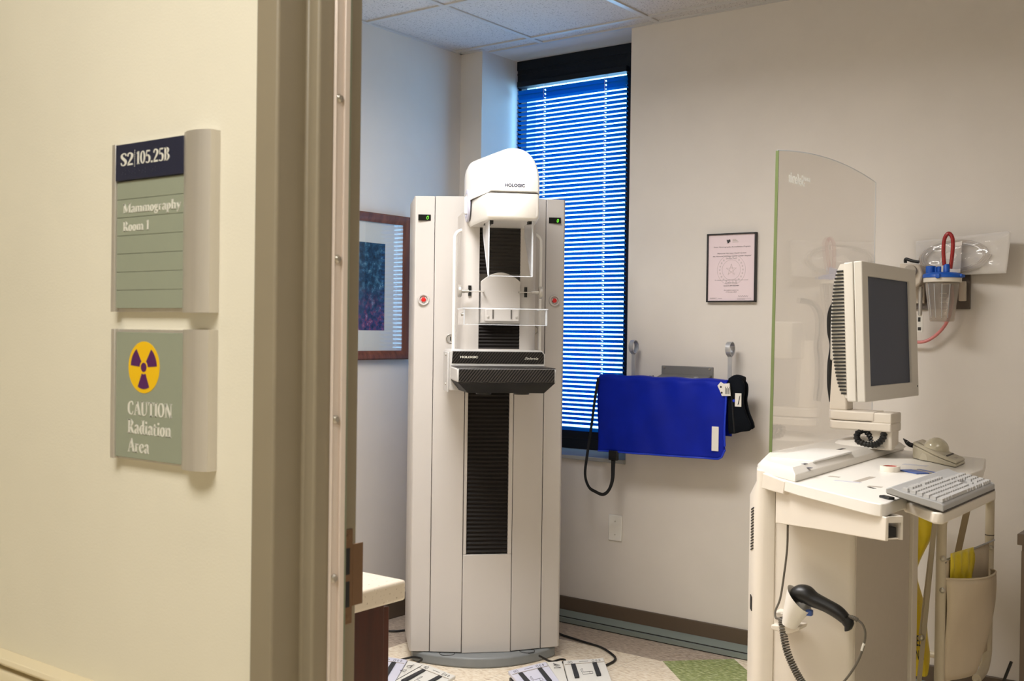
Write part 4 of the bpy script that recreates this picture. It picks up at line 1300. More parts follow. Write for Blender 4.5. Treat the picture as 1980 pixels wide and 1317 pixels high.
def collar():
    r = thing('thyroid_collar', 'black thyroid collar hanging at the right end of the apron rail', 'thyroid collar', (-1.88, 4.03, .92))
    pts = [(-1.924, 1.112), (-1.915, 1.134), (-1.900, 1.146), (-1.878, 1.142), (-1.860, 1.122), (-1.858, 1.090), (-1.862, 1.055), (-1.850, 1.005), (-1.826, .944), (-1.868, .930), (-1.908, .920), (-1.924, .938)]
    sm = crom([(x, z) for x, z in pts], 3, True)
    def layer(y0, y1, k):
        mb = MB()
        cx, cz = -1.89, 1.03
        ringf = lambda s, y: [(cx+(x-cx)*s, y, cz+(z-cz)*s) for x, z in sm]
        mb.loft([ringf(.96*k, y0), ringf(k, y0+.003), ringf(k, y1-.003), ringf(.96*k, y1)])
        return mb
    part('front_flap', layer(4.008, 4.022, 1.0), M['navyfab'], r, smooth=60)
    part('back_flap', layer(4.046, 4.058, .95), M['navyfab'], r, smooth=60)
    part('fold', MB().tube(crom([(-1.922, 4.034, 1.122), (-1.90, 4.034, 1.134), (-1.872, 4.034, 1.128)], 5), .022, 12), M['navyfab'], r)
    sm2 = crom([(-1.918, 1.120), (-1.905, 1.04), (-1.900, .98), (-1.894, .925)], 5)
    part('binding', MB().tube([(x, 4.007, z) for x, z in sm2], .0035, 6), M['webbing'], r)
    tg = part('care_label', MB().box(-1.893, -1.866, 4.0035, 4.0065, 1.030, 1.083), M['tag'], r, bevel=.0004)
    part('label_print', MB().ext([(x, 4.0034, z) for x, z in ((-1.876, 1.040), (-1.870, 1.076), (-1.874, 1.070), (-1.881, 1.036))], (0, -.0006, 0)), M['ink_black'], tg, smooth=0)
    part('snap', MB().lathe([(.006, 0), (.005, .003), (0, .004)], (-1.899, 4.007, 1.052), (0, -1, 0), 14), M['piping'], r)
collar()

# ------------------------------------------------------------------ certificate and blank plate
def certificate():
    r = thing('framed_certificate', 'pink accreditation certificate in thin black frame on the back wall', 'certificate', (-1.988, YB, 1.45))
    x0, x1, z0, z1 = -2.097, -1.878, 1.449, 1.733
    f = MB()
    y0 = YB-.020
    for a, b_, c_, d_ in ((x0, x1, z0, z0+.0055), (x0, x1, z1-.0055, z1), (x0, x0+.0055, z0, z1), (x1-.0055, x1, z0, z1)):
        f.box(a, b_, y0, YB, c_, d_)
    part('frame', f, M['cert_frame'], r, bevel=.001)
    p = part('certificate_paper', MB().box(x0+.004, x1-.004, YB-.012, YB-.009, z0+.004, z1-.004), M['pink'], r, smooth=0)
    y = YB-.0122
    fm = lambda x, z: frame_mat((x, y, z), (1, 0, 0), (0, 0, 1))
    cx = (x0+x1)/2
    def ln(s, h, z, w, sh=.35, x=None):
        text('lettering', s, h, M['ink_black'], p, fm(cx if x is None else x, z), align='CENTER', width=w, shear=sh, extrude=.0001)
    lg = MB().ext([(cx-.022+a, y, 1.692+b_) for a, b_ in ((0, 0), (.004, .004), (0, .008), (.0, .016), (.006, .012), (.010, .016), (.016, .014), (.016, .004), (.012, .006), (.010, 0))], (0, -.0003, 0))
    part('logo', lg, M['ink_black'], p, smooth=0)
    for k, w_ in enumerate((.016, .022, .026)):
        part('logo', MB().box(cx+.004, cx+.004+w_, y-.0002, y, 1.706-.0055*k, 1.7085-.0055*k), M['label_grey'], p, smooth=0)
    ln('Texas Mammography Accreditation Program', .0052, 1.6745, .165)
    ln('Memorial Hermann Health System', .0056, 1.6480, .130)
    ln('dba Memorial Hermann Cancer Center Hospital', .0056, 1.6365, .172)
    ln('Houston, Texas', .0045, 1.6265, .046)
    sl_ = MB()
    for rad in (.063, .041):
        sl_.tube([(cx+rad*math.cos(q), y, 1.582+rad*1.0*math.sin(q)) for q in [2*PI*k/48 for k in range(48)]], .0006, 4, closed=True)
    for k in range(22):
        q = 2*PI*k/22
        sl_.box(cx+.052*math.cos(q)-.003, cx+.052*math.cos(q)+.003, y-.0002, y, 1.582+.052*math.sin(q)-.0035, 1.582+.052*math.sin(q)+.0035)
    for k in range(5):
        a = R(90+72*k)
        a2 = R(90+72*k+144)
        sl_.tube([(cx+.024*math.cos(a), y, 1.582+.024*math.sin(a)), (cx+.024*math.cos(a2), y, 1.582+.024*math.sin(a2))], .0008, 4)
    part('seal_emblem', sl_, M['seal_ink'], p, smooth=0)
    ln('The following unit is accredited as specified and has been awarded', .0028, 1.5385, .150)
    ln('LoRad Selenia', .0056, 1.5255, .053)
    ln('Serial # 28410060984', .0052, 1.5140, .070)
    ln('Accreditation expires on', .0042, 1.4965, .066)
    ln('17 October 2010', .0042, 1.4885, .048)
    sg = MB().tube(crom([(cx+.032+.004*k, y, 1.4700+(.006 if k % 2 else 0)) for k in range(12)], 5), .0004, 4)
    part('signature', sg, M['ink_black'], p, smooth=0)
    part('small_print', MB().box(cx+.028, cx+.090, y-.0002, y, 1.4642, 1.4650).box(cx+.028, cx+.062, y-.0002, y, 1.4605, 1.4613).box(cx-.095, cx-.062, y-.0002, y, 1.4660, 1.4668).box(cx-.095, cx-.070, y-.0002, y, 1.4632, 1.4640).box(cx-.057, cx-.040, y-.0002, y, 1.4632, 1.4640), M['ink_black'], p, smooth=0)
certificate()
r = thing('wall_plate', 'white blank electrical cover plate low on the back wall', 'wall plate', (-2.532, YB, .39))
pl = part('plate', MB().box(-2.567, -2.497, YB-.006, YB, .392, .507), M['outlet'], r, bevel=.003)
for z in (.479, .420):
    part('screw', MB().lathe([(.003, 0), (.003, .0008), (0, .001)], (-2.532, YB-.006, z), (0, -1, 0), 12), M['screw'], pl)

# ------------------------------------------------------------------ acquisition workstation
def workstation():
    r = thing('acquisition_workstation', 'cream acquisition console with clear lead shield standing right of the apron rack', 'workstation', (-1.10, 3.15, 0))
    # body
    bd = part('body', MB().prism([(-1.270, 2.840), (-1.200, 2.800), (-1.000, 2.797), (-.984, 2.806), (-.984, 3.365), (-1.28, 3.365)], .06, .90), M['cart'], r, bevel=.010, seg=3)
    part('side_panel', MB().box(-.986, -.9815, 2.815, 3.262, .07, .895), M['cart_shaded'], bd, bevel=.001)
    part('rear_strip', MB().box(-.986, -.972, 3.268, 3.312, .07, .895), M['cart'], bd, bevel=.002)
    prof = [(-1.302, 2.96), (-1.302, 2.860), (-1.256, 2.797), (-1.240, 2.789), (-1.225, 2.787), (-1.200, 2.797), (-1.200, 2.96)]
    prof2 = [(-1.284, 2.96), (-1.284, 2.863), (-1.254, 2.799), (-1.240, 2.789), (-1.225, 2.787), (-1.200, 2.797), (-1.200, 2.96)]
    cl = MB().loft([[(x, y, .04) for x, y in prof], [(x, y, .868) for x, y in prof], [(x, y, .908) for x, y in prof2], [(x, y, .946) for x, y in prof2]])
    col = part('corner_column', cl, M['cart'], r, smooth=50)
    vt = MB()
    for k in range(15):
        z = .842-.0080*k
        vt.ext([(-1.2865, 2.8388, z-.010), (-1.2680, 2.8134, z), (-1.2680, 2.8134, z-.0032), (-1.2865, 2.8388, z-.0132)], (-.0016, -.0012, 0))
    part('vent_slots', vt, M['black'], col, smooth=0)
    part('switch', MB().ext([(-1.2830, 2.8340, .556), (-1.2715, 2.8182, .553), (-1.2715, 2.8182, .592), (-1.2830, 2.8340, .595)], (-.0016, -.0012, 0)), M['black'], col, smooth=0)
    for x, y in ((-1.22, 2.87), (-1.03, 2.87), (-1.22, 3.30), (-1.03, 3.30)):
        cs = part('caster', MB().cyl((x-.012, y, .03), (1, 0, 0), .030, .024, 20), M['black'], r)
        part('fork', MB().box(x-.018, x+.018, y-.02, y+.02, .045, .062), M['steel'], cs)
    # worktop slab with angled near end
    slab = [(-1.232, 2.792), (-1.080, 2.657), (-.974, 2.582), (-.888, 2.519), (-.842, 2.487), (-.822, 2.476), (-.808, 2.474), (-.801, 2.484), (-.803, 2.594), (-.797, 2.634), (-.797, 3.325), (-.86, 3.62), (-1.325, 3.74), (-1.322, 3.0), (-1.270, 2.835)]
    tp = part('worktop', MB().loft([[(x, y, .910) for x, y in slab], [(x, y, .940) for x, y in slab]]), M['cart_top'], r, bevel=.0025, seg=2)
    lb = MB().box(-1.075, -1.045, 2.850, 2.868, .940, .9404).box(-.930, -.895, 2.735, 2.752, .940, .9404).box(-.99, -.972, 2.80, 2.93, .940, .9404)
    part('printed_label', lb, M['label_grey'], tp, smooth=0)
    part('printed_label', MB().box(-1.035, -.965, 2.780, 2.800, .940, .9404).box(-1.01, -.94, 3.27, 3.30, .940, .9404), M['label_blue'], tp, smooth=0)
    part('status_light', MB().ext([(-.925, 2.722, .940), (-.905, 2.706, .940), (-.899, 2.712, .940), (-.919, 2.728, .940)], (0, 0, .0008)), M['black'], tp, smooth=0)
    part('latch', MB().ext([(-.845, 2.568, .940), (-.815, 2.543, .940), (-.803, 2.548, .940), (-.806, 2.562, .940), (-.835, 2.580, .940)], (0, 0, .006)), M['black'], tp, bevel=.002)
    # fascia box under the angled end, open on the right with a drive inside
    a, b_ = Vector((-1.185, 2.757)), Vector((-.797, 2.463))
    d = (b_-a).normalized()
    nn = Vector((-d.y, d.x))
    def pr(s, t, z):
        p = a+d*s+nn*t
        return (p.x, p.y, z)
    Ls = (b_-a).length
    front = MB().ext([pr(0, .004, .815), pr(Ls*.5, .004, .838), pr(Ls, .004, .858), pr(Ls, .004, .912), pr(0, .004, .912)], (nn.x*.008, nn.y*.008, 0))
    fo = part('fascia', front, M['cart'], r, bevel=.002)
    sd = MB()
    sd.ext([pr(Ls-.003, .006, .858), pr(Ls-.003, .052, .864), pr(Ls-.003, .052, .912), pr(Ls-.003, .006, .912)], (0, 0, 0))
    low = MB().loft([[pr(0, .01, .815), pr(Ls*.97, .01, .858), pr(Ls*.97, .050, .858), pr(0, .050, .825)], [pr(0, .01, .820), pr(Ls*.97, .01, .862), pr(Ls*.97, .050, .862), pr(0, .050, .830)]])
    part('fascia_floor', low, M['cart'], fo, bevel=.001)
    part('fascia_back', MB().ext([pr(.02, .048, .825), pr(Ls*.985, .048, .858), pr(Ls*.985, .048, .912), pr(.02, .048, .912)], (nn.x*.006, nn.y*.006, 0)), M['cart'], fo)
    dk = MB().ext([pr(Ls*.93, .014, .864), pr(Ls*.93, .042, .864), pr(Ls*.93, .042, .886), pr(Ls*.93, .014, .890)], (d.x*.02, d.y*.02, 0))
    part('drive', dk, M['black'], fo, bevel=.002)
    part('slot_lip', MB().ext([pr(Ls-.012, .008, .8985), pr(Ls-.012, .050, .8985), pr(Ls-.012, .050, .912), pr(Ls-.012, .008, .912)], (d.x*.010, d.y*.010, 0)), M['cart'], fo)
    # clip cover at the left front corner
    cc = MB().ext([pr(-.050, -.012, .901), pr(.066, -.012, .901), pr(.074, -.012, .937), pr(-.044, -.012, .944)], (nn.x*.020, nn.y*.020, 0))
    part('corner_cover', cc, M['cart'], r, bevel=.003)
    # long raised console strip on the shield side
    bot = [(-1.096, 2.680), (-1.224, 2.783), (-1.268, 2.832), (-1.325, 3.02), (-1.325, 3.74), (-1.200, 3.76), (-1.134, 3.695)]
    top = [(-1.116, 2.706), (-1.212, 2.782), (-1.252, 2.830), (-1.314, 3.02), (-1.314, 3.72), (-1.205, 3.735), (-1.160, 3.670)]
    ri = part('console_riser', MB().loft([[(x, y, .940) for x, y in bot], [(x, y, .958) for x, y in [(-1.098, 2.684), (-1.224, 2.783), (-1.268, 2.832), (-1.325, 3.02), (-1.325, 3.74), (-1.200, 3.76), (-1.137, 3.69)]], [(x, y, .974) for x, y in top]]), M['cart_top'], r, bevel=.0025, seg=2)
    part('rest_pad', MB().prism([(-1.118, 2.86), (-1.240, 2.86), (-1.250, 2.88), (-1.250, 3.17), (-1.236, 3.19), (-1.140, 3.19), (-1.124, 3.17)], .972, .978), M['white2'], ri, bevel=.003)
    part('icon_label', MB().box(-1.128, -1.118, 2.795, 2.806, .974, .9746).box(-1.112, -1.098, 2.790, 2.804, .9655, .9662).box(-1.128, -1.119, 2.812, 2.820, .974, .9746), M['ink'], ri, smooth=0)
    part('icon_label', MB().box(-1.19, -1.178, 3.205, 3.270, .974, .9746), M['ink_black'], ri, smooth=0)
    part('arm_boss', MB().lathe([(.110, .0), (.095, .012), (.070, .020), (.045, .024), (0, .024)], (-1.175, 3.47, .970), (0, 0, 1), 32), M['cart_top'], ri, smooth=60)
    # lead glass shield
    n = 20
    gp = []
    for k in range(n+1):
        t = k/n
        y = 3.030+.862*t
        gp.append((y, 1.858+.006*t+.028*(1-(2*t-1)**2)))
    outl = [(3.015, .962)] + gp + [(3.892, .962)]
    gl = part('lead_glass_shield', MB().ext([(-1.313, y, z) for y, z in outl], (.006, 0, 0)), M['shield'], r, smooth=0)
    part('glass_edge', MB().ext([(-1.3145, 3.0135, .965), (-1.3145, 3.0285, 1.857), (-1.3055, 3.0285, 1.857), (-1.3055, 3.0135, .965)], (0, .0025, 0)), M['shield_edge'], gl, smooth=0)
    rim = MB().tube([(-1.310, y, z) for y, z in gp] + [(-1.310, 3.892, .98)], .0016, 6)
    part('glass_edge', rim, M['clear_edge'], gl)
    text('lettering', 'Selenia', .032, M['glass_letter'], gl, frame_mat((-1.3132, 3.250, 1.778), (0, -1, 0), (0, 0, 1)), width=.125, shear=.3, extrude=.0004, bold=.0012)
    text('lettering', 'LORAD', .012, M['glass_letter'], gl, frame_mat((-1.3132, 3.292, 1.795), (0, -1, 0), (0, 0, 1)), width=.046, shear=.2, extrude=.0004, bold=.0006)
    # monitor arm
    post = part('arm_post', MB().box(-1.150, -1.080, 3.395, 3.465, .965, 1.030), M['cart'], r, bevel=.006, seg=3)
    def capsule(x0, x1, y, hw):
        pts = [(x0+hw+hw*math.cos(q), y+hw*math.sin(q)) for q in [R(90)+R(180)*k/14 for k in range(15)]]
        return [(x1, y+hw)] + pts + [(x1, y-hw)]
    la = part('swing_arm', MB().prism(capsule(-1.287, -1.078, 3.430, .050), 1.022, 1.050), M['cart'], post, bevel=.005, seg=3)
    ua = part('swing_arm', MB().prism(capsule(-1.290, -1.130, 3.430, .050), 1.052, 1.082), M['cart'], post, bevel=.005, seg=3)
    part('swing_arm', MB().box(-1.140, -1.078, 3.382, 3.478, 1.048, 1.080), M['cart'], post, bevel=.004, seg=2)
    po = part('monitor_pole', MB().loft([[(-1.283, 3.402, 1.080), (-1.224, 3.402, 1.080), (-1.224, 3.462, 1.080), (-1.283, 3.462, 1.080)], [(-1.275, 3.405, 1.300), (-1.235, 3.405, 1.300), (-1.235, 3.455, 1.300), (-1.275, 3.455, 1.300)]]), M['cart'], post, bevel=.006, seg=3)
    part('mount', MB().box(-1.245, -1.150, 3.30, 3.42, 1.24, 1.36), M['mon'], po, bevel=.006)
    part('pole_cable', MB().tube(crom([(-1.235, 3.39, 1.43), (-1.272, 3.41, 1.42), (-1.291, 3.42, 1.385), (-1.293, 3.425, 1.33), (-1.286, 3.43, 1.285), (-1.292, 3.43, 1.23), (-1.292, 3.43, 1.16), (-1.284, 3.43, 1.105)], 8), .0085, 10), M['cable'], po)
    cpath = crom([(-1.105, 3.400, 1.022), (-1.106, 3.385, 1.000), (-1.122, 3.378, .984), (-1.150, 3.376, .980), (-1.178, 3.378, .990), (-1.184, 3.385, 1.010), (-1.165, 3.392, 1.024), (-1.148, 3.400, 1.005), (-1.140, 3.405, .985)], 12)
    rr = [.0095+.0016*math.sin(k*1.55) for k in range(len(cpath))]
    part('arm_cable', MB().tube(cpath, rr, 12), M['cable'], post)
    # monitor: tilted back a little, facing the operator side
    tl = Matrix.Translation(Vector((-1.030, 3.225, 1.330))) @ Matrix.Rotation(R(-2.5), 4, 'Y')
    hy, hz = .242, .195
    mo = MB()
    mo.X = tl
    bz = MB()
    bz.X = tl
    sy0, sy1, sz0, sz1 = -.195, .180, -.152, .155
    prof_o = [(-hy, -hz), (hy, -hz), (hy, hz), (-hy, hz)]
    prof_i = [(sy0, sz0), (sy1, sz0), (sy1, sz1), (sy0, sz1)]
    vs = []
    rings = [[(-.024, y, z) for y, z in prof_o], [(0, y, z) for y, z in prof_o], [(0, y, z) for y, z in prof_i], [(-.008, y, z) for y, z in prof_i], [(-.024, y, z) for y, z in prof_i]]
    vs = [p for q in rings for p in q]
    fs = []
    for k in range(5):
        k2 = (k+1) % 5
        for i in range(4):
            j_ = (i+1) % 4
            fs.append((k*4+i, k*4+j_, k2*4+j_, k2*4+i))
    bz.add(vs, fs)
    bez = part('monitor_bezel', bz, M['mon'], r, bevel=.003)
    sc = MB()
    sc.X = tl
    sc.box(-.014, -.008, sy0-.002, sy1+.002, sz0-.002, sz1+.002)
    part('screen', sc, M['screen'], bez, smooth=0)
    bk = MB()
    bk.X = tl
    bk.loft([[(x, y, z) for y, z in ((-hy+.001+i, -hz+.001+i), (hy-.001-i, -hz+.001+i), (hy-.001-i, hz-.001-i), (-hy+.001+i, hz-.001-i))] for x, i in ((-.026, 0), (-.050, .001), (-.054, .004))])
    bko = part('monitor_back', bk, M['mon'], bez, bevel=.003)
    hp = MB()
    hp.X = tl
    def bulge(x, y0, z0, z1):
        return [(x, y0, z0), (x, -y0, z0), (x, -y0, z1), (x, y0, z1)]
    # rear housing with an arched profile along its near and far edges
    zs = [-.185+.375*k/20 for k in range(21)]
    def dep(z):
        q = (z-.005)/.19
        return .056+.050*math.sqrt(max(0, 1-q*q))
    vs, fs = [], []
    for z in zs:
        e = dep(z)
        vs += [(-.052, -.238, z), (-.052-(e-.052)*.75, -.236, z), (-.052-(e-.052), -.205, z), (-.052-(e-.052), .205, z), (-.052-(e-.052)*.75, .236, z), (-.052, .238, z)]
    for k in range(20):
        for i in range(6):
            j_ = (i+1) % 6
            fs.append((k*6+i, k*6+j_, (k+1)*6+j_, (k+1)*6+i))
    fs.append(tuple(range(6)))
    fs.append(tuple(20*6+i for i in reversed(range(6))))
    hp.add(vs, fs)
    ho = part('rear_housing', hp, M['mon'], bko, smooth=50)
    gr = MB()
    gr.X = tl
    for k in range(36):
        z = -.170+.340*k/35
        e = (dep(z)-.052)*.75
        if e > .006:
            gr.box(-.052-e*1.0, -.0545, -.2395, -.2350, z-.0028, z+.0022)
    part('vent_slots', gr, M['black'], ho, smooth=0)
    pw = MB()
    pw.X = tl
    pw.cyl((0, .228, -.165), (1, 0, 0), .003, .001, 12)
    part('power_light', pw, M['black'], bez)
    # small clip lamp on top of the monitor
    # keyboard tray
    tr = [(-.806, 2.630), (-.790, 2.618), (-.706, 2.512), (-.692, 2.510), (-.684, 2.518), (-.684, 2.985), (-.700, 3.04), (-.806, 3.10)]
    part('keyboard_tray', MB().prism(tr, .902, .928), M['cart'], r, bevel=.004)
    # bracket for the scanner
    bk = part('scanner_holder', MB().box(-1.184, -1.140, 2.760, 2.802, .540, .578).ext([(-1.180, 2.735, .548), (-1.100, 2.735, .556), (-1.102, 2.735, .546), (-1.135, 2.735, .530), (-1.180, 2.735, .536)], (0, .055, 0)), M['cart'], r, bevel=.003)
    A0 = Vector((-1.102, 2.735, .630))
    A1 = Vector((-1.128, 2.735, .556))
    def ringc(c_, n_, ra, rb):
        u_ = Vector((0, 1, 0))
        w_ = n_.cross(u_).normalized()
        return [tuple(c_+w_*math.cos(2*PI*k/24)*ra+u_*math.sin(2*PI*k/24)*rb) for k in range(24)]
    ax = (A0-A1).normalized()
    nrm = (ax+Vector((.75, 0, .10))).normalized()
    part('holder_cup', MB().loft([ringc(A1, ax, .020, .022), ringc(A1+ax*.03, ax, .027, .029), ringc(A0, nrm, .043, .036), ringc(A0-ax*.002, nrm, .040, .033), ringc(A1+ax*.01, ax, .018, .020)]), M['cart_top'], bk, smooth=50)
    return r
workstation()

def scanner():
    r = thing('barcode_scanner', 'black handheld scanner resting in its holder on the console front', 'scanner', (-1.05, 2.735, .60))
    Y = 2.735
    c_ = [(-1.122, .622), (-1.106, .640), (-1.086, .644), (-1.064, .634), (-1.030, .624), (-1.000, .612), (-.980, .598)]
    rad = [(.010, .010), (.022, .026), (.024, .028), (.020, .024), (.0175, .019), (.0175, .018), (.015, .016)]
    pts = crom([(x, z, a, b_) for (x, z), (a, b_) in zip(c_, rad)], 5)
    rings = []
    for i, p in enumerate(pts):
        q0, q1 = pts[max(i-1, 0)], pts[min(i+1, len(pts)-1)]
        t = Vector((q1[0]-q0[0], 0, q1[1]-q0[1])).normalized()
        w_ = Vector((-t.z, 0, t.x))
        rings.append([tuple(Vector((p[0], Y, p[1]))+w_*p[2]*math.cos(2*PI*k/16)+Vector((0, 1, 0))*p[3]*math.sin(2*PI*k/16)) for k in range(16)])
    part('head', MB().loft(rings), M['black'], r, smooth=60)
    # handle foot, bent down
    ft = [(-.990, .606, .016), (-.976, .596, .0155), (-.969, .584, .012), (-.971, .572, .009)]
    part('handle_end', MB().loft([[(x+w*math.cos(q)*1.0, Y+.014*math.sin(q), z+w*.4*math.sin(q+1)) for q in [2*PI*k/14 for k in range(14)]] for x, z, w in ft]), M['black'], r, smooth=60)
    part('trigger', MB().box(-1.083, -1.066, Y-.008, Y+.008, .590, .606), M['card_blue'], r, bevel=.003)
    part('strain_relief', MB().tube(crom([(-.974, Y, .604), (-.960, Y, .604), (-.948, Y, .600)], 8), [.0052+.0008*(k % 2) for k in range(17)], 10), M['cable_g'], r)
    pth = crom([(-.952, Y, .602), (-.936, Y, .592), (-.928, Y, .571), (-.932, Y, .537), (-.949, Y, .489), (-.985, Y, .432), (-1.03, Y, .392), (-1.06, Y, .385)], 10)
    co = part('cord', MB().tube(pth, .0030, 8), M['cable_g'], r)
    part('cord_sleeve', MB().tube(crom([(-.9305, Y, .545), (-.936, Y, .525)], 4), .0036, 8), M['tag'], co)
    # coil
    ctl = crom([(-1.152, 2.742, .570), (-1.146, 2.740, .530), (-1.134, 2.737, .485), (-1.113, 2.735, .445), (-1.090, 2.735, .412), (-1.062, 2.735, .386)], 40)
    turns = 34
    cp = []
    n = len(ctl)
    for k in range(n*3):
        f_ = k/(n*3-1)*(n-1)
        i = int(min(f_, n-2))
        p = Vector(ctl[i]).lerp(Vector(ctl[i+1]), f_-i)
        t = (Vector(ctl[i+1])-Vector(ctl[i])).normalized()
        u_ = t.cross(Vector((0, 1, 0))).normalized()
        w_ = Vector((0, 1, 0))
        a = 2*PI*turns*k/(n*3-1)
        cp.append(tuple(p+(u_*math.cos(a)+w_*math.sin(a))*.0080))
    part('coiled_cord', MB().tube(cp, .0026, 6), M['cable_g'], r)
    part('cord', MB().tube(crom([(-1.155, 2.778, .815), (-1.155, 2.776, .748), (-1.160, 2.770, .678), (-1.167, 2.764, .615), (-1.175, 2.752, .582), (-1.170, 2.745, .566), (-1.156, 2.742, .568)], 8), .0030, 8), M['cable_g'], r)
scanner()

def keyboard():
    r = thing('keyboard', 'grey computer keyboard sitting on the tray of the console', 'keyboard', (-.755, 2.745, .93))
    x0, x1, y0, y1 = -.812, -.684, 2.515, 2.975
    # cross section: back (low x) is higher
    pr = [(x0, .9600), (x0, .970), (x0+.012, .9745), (x0+.034, .9665), (x1-.006, .949), (x1, .944), (x1, .9300)]
    part('case', MB().ext([(x, y0, z) for x, z in pr], (0, y1-y0, 0)), M['kb_body'], r, bevel=.002)
    part('case_bottom', MB().ext([(x, y0+.002, z) for x, z in ((x0+.002, .9580), (x1+.001, .9280), (x1+.001, .9320), (x0+.002, .9610))], (0, y1-y0-.004, 0)), M['seam'], r)
    part('tilt_foot', MB().box(x0+.004, x0+.012, y0+.10, y0+.12, .9405, .962), M['kb_body'], r)
    part('tilt_foot', MB().box(x0+.004, x0+.012, y1-.12, y1-.10, .9405, .962), M['kb_body'], r)
    def zat(x):
        return .9665-(x-(x0+.034))/(x1-.006-(x0+.034))*.0175
    rows = 6
    U = .0190
    widths = {0: [1]+[0]+[1]*4+[.5*0]+[1]*4+[1]*4, 1: [1]*13+[2], 2: [1.5]+[1]*12+[1.5], 3: [1.75]+[1]*11+[2.25], 4: [2.25]+[1]*10+[2.75], 5: [1.5, 1, 1.5, 7, 1.5, 1, 1.5]}
    kmesh = {}
    def key(xc, ya, w, row):
        kk = (round(w, 2), row)
        if kk not in kmesh:
            hx = .0072
            hw = w*U/2-.0012
            me = bpy.data.meshes.new('key')
            mb = MB().loft([[(-hx, -hw, -.002), (hx, -hw, -.002), (hx, hw, -.002), (-hx, hw, -.002)], [(-hx+.0022, -hw+.0016, .0062), (hx-.0012, -hw+.0016, .0052), (hx-.0012, hw-.0016, .0052), (-hx+.0022, hw-.0016, .0062)]])
            me.from_pydata(mb.v, [], mb.f)
            me.materials.append(M['key'])
            me.update()
            kmesh[kk] = me
        o = bpy.data.objects.new('key', kmesh[kk])
        COL.objects.link(o)
        o.parent = r
        o.location = Vector((xc, ya+w*U/2, zat(xc)+.0015)) - Vector((-.755, 2.745, .93))
        PM[o] = PM[r]
    for row in range(6):
        xc = x0+.042+.0148*row + (0 if row else -.003)
        y = y0+.010
        for w in widths[row]:
            if w == 0:
                y += U
                continue
            key(xc, y, w, row)
            y += w*U
        ys = y0+.010+15.3*U
        if row in (1, 2):
            for k in range(3):
                key(xc, ys+k*U, 1, row)
        elif row == 4:
            key(xc, ys+U, 1, row)
        elif row == 5:
            for k in range(3):
                key(xc, ys+k*U, 1, row)
        ys += 3.4*U
        if row >= 1:
            for k in range(4):
                key(xc, ys+k*U, 1, row)
keyboard()

def trackball():
    d = Vector((.73, -.683, 0))
    e = Vector((-.05, .9987, 0))
    o = Vector((-1.035, 3.455, 0))
    r = thing('trackball', 'beige trackball pointer with large smooth ball on the far end of the console', 'trackball', (-.92, 3.40, .941))
    def P(a, b_, z):
        p = o+d*a+e*b_
        return (p.x, p.y, z)
    L, Wd = .235, .125
    sec = [(0, .982, .992), (.06, .972, .984), (.12, .962, .974), (.18, .955, .966), (.225, .951, .961), (L, .950, .958)]
    lowm = MB().loft([[P(a, 0, .941), P(a, Wd, .941), P(a, Wd, z0), P(a, 0, z0)] for a, z0, z1 in sec])
    part('case_bottom', lowm, M['tb_body'], r, bevel=.004)
    topm = MB().loft([[P(a, .002, z0+.001), P(a, Wd-.002, z0+.001), P(a, Wd-.006, z1), P(a, .006, z1)] for a, z0, z1 in sec])
    part('case_top', topm, M['tb_body'], r, bevel=.003)
    part('shadow_gap', MB().loft([[P(a, .004, .9402), P(a, Wd-.004, .9402), P(a, Wd-.004, .9412), P(a, .004, .9412)] for a in (.004, L-.004)]), M['black'], r, smooth=0)
    c_ = P(.105, Wd/2, .973)
    part('ball', MB().sphere(c_, .038, 32, 18), M['tb_ball'], r, smooth=60)
    part('ball_ring', MB().lathe([(.050, -.030), (.047, -.014), (.0405, -.004), (.039, -.010)], c_, (0, 0, 1), 32), M['tb_body'], r)
    part('button', MB().ext([P(.020, .025, .9895), P(.020, .100, .9895), P(.066, .100, .9830), P(.066, .025, .9830)], (0, 0, .004)), M['tb_body'], r, bevel=.002)
    part('button', MB().ext([P(.176, .020, .9665), P(.176, .105, .9665), P(.184, .105, .9655), P(.184, .020, .9655)], (0, 0, .002)), M['seam'], r)
    part('logo', MB().ext([P(.206, .045, .9620), P(.206, .075, .9620), P(.219, .075, .9608), P(.219, .045, .9608)], (0, 0, .0012)), M['label_grey'], r, smooth=0)
    # curly lead to the console
    c0 = Vector((-1.120, 3.640, .982))
    c1 = Vector(P(.0, .06, .978))
    cp = []
    for k in range(200):
        t = k/199
        p = c0.lerp(c1, t)+Vector((0, 0, -.010*math.sin(PI*t)))
        a = 2*PI*12*t
        cp.append(tuple(p+Vector((.005*math.cos(a)*.6, .005*math.cos(a)*.7, .006*math.sin(a)))*min(1, 4*t, 4*(1-t))))
    part('lead', MB().tube(cp, .0020, 5), M['cable'], r)
trackball()

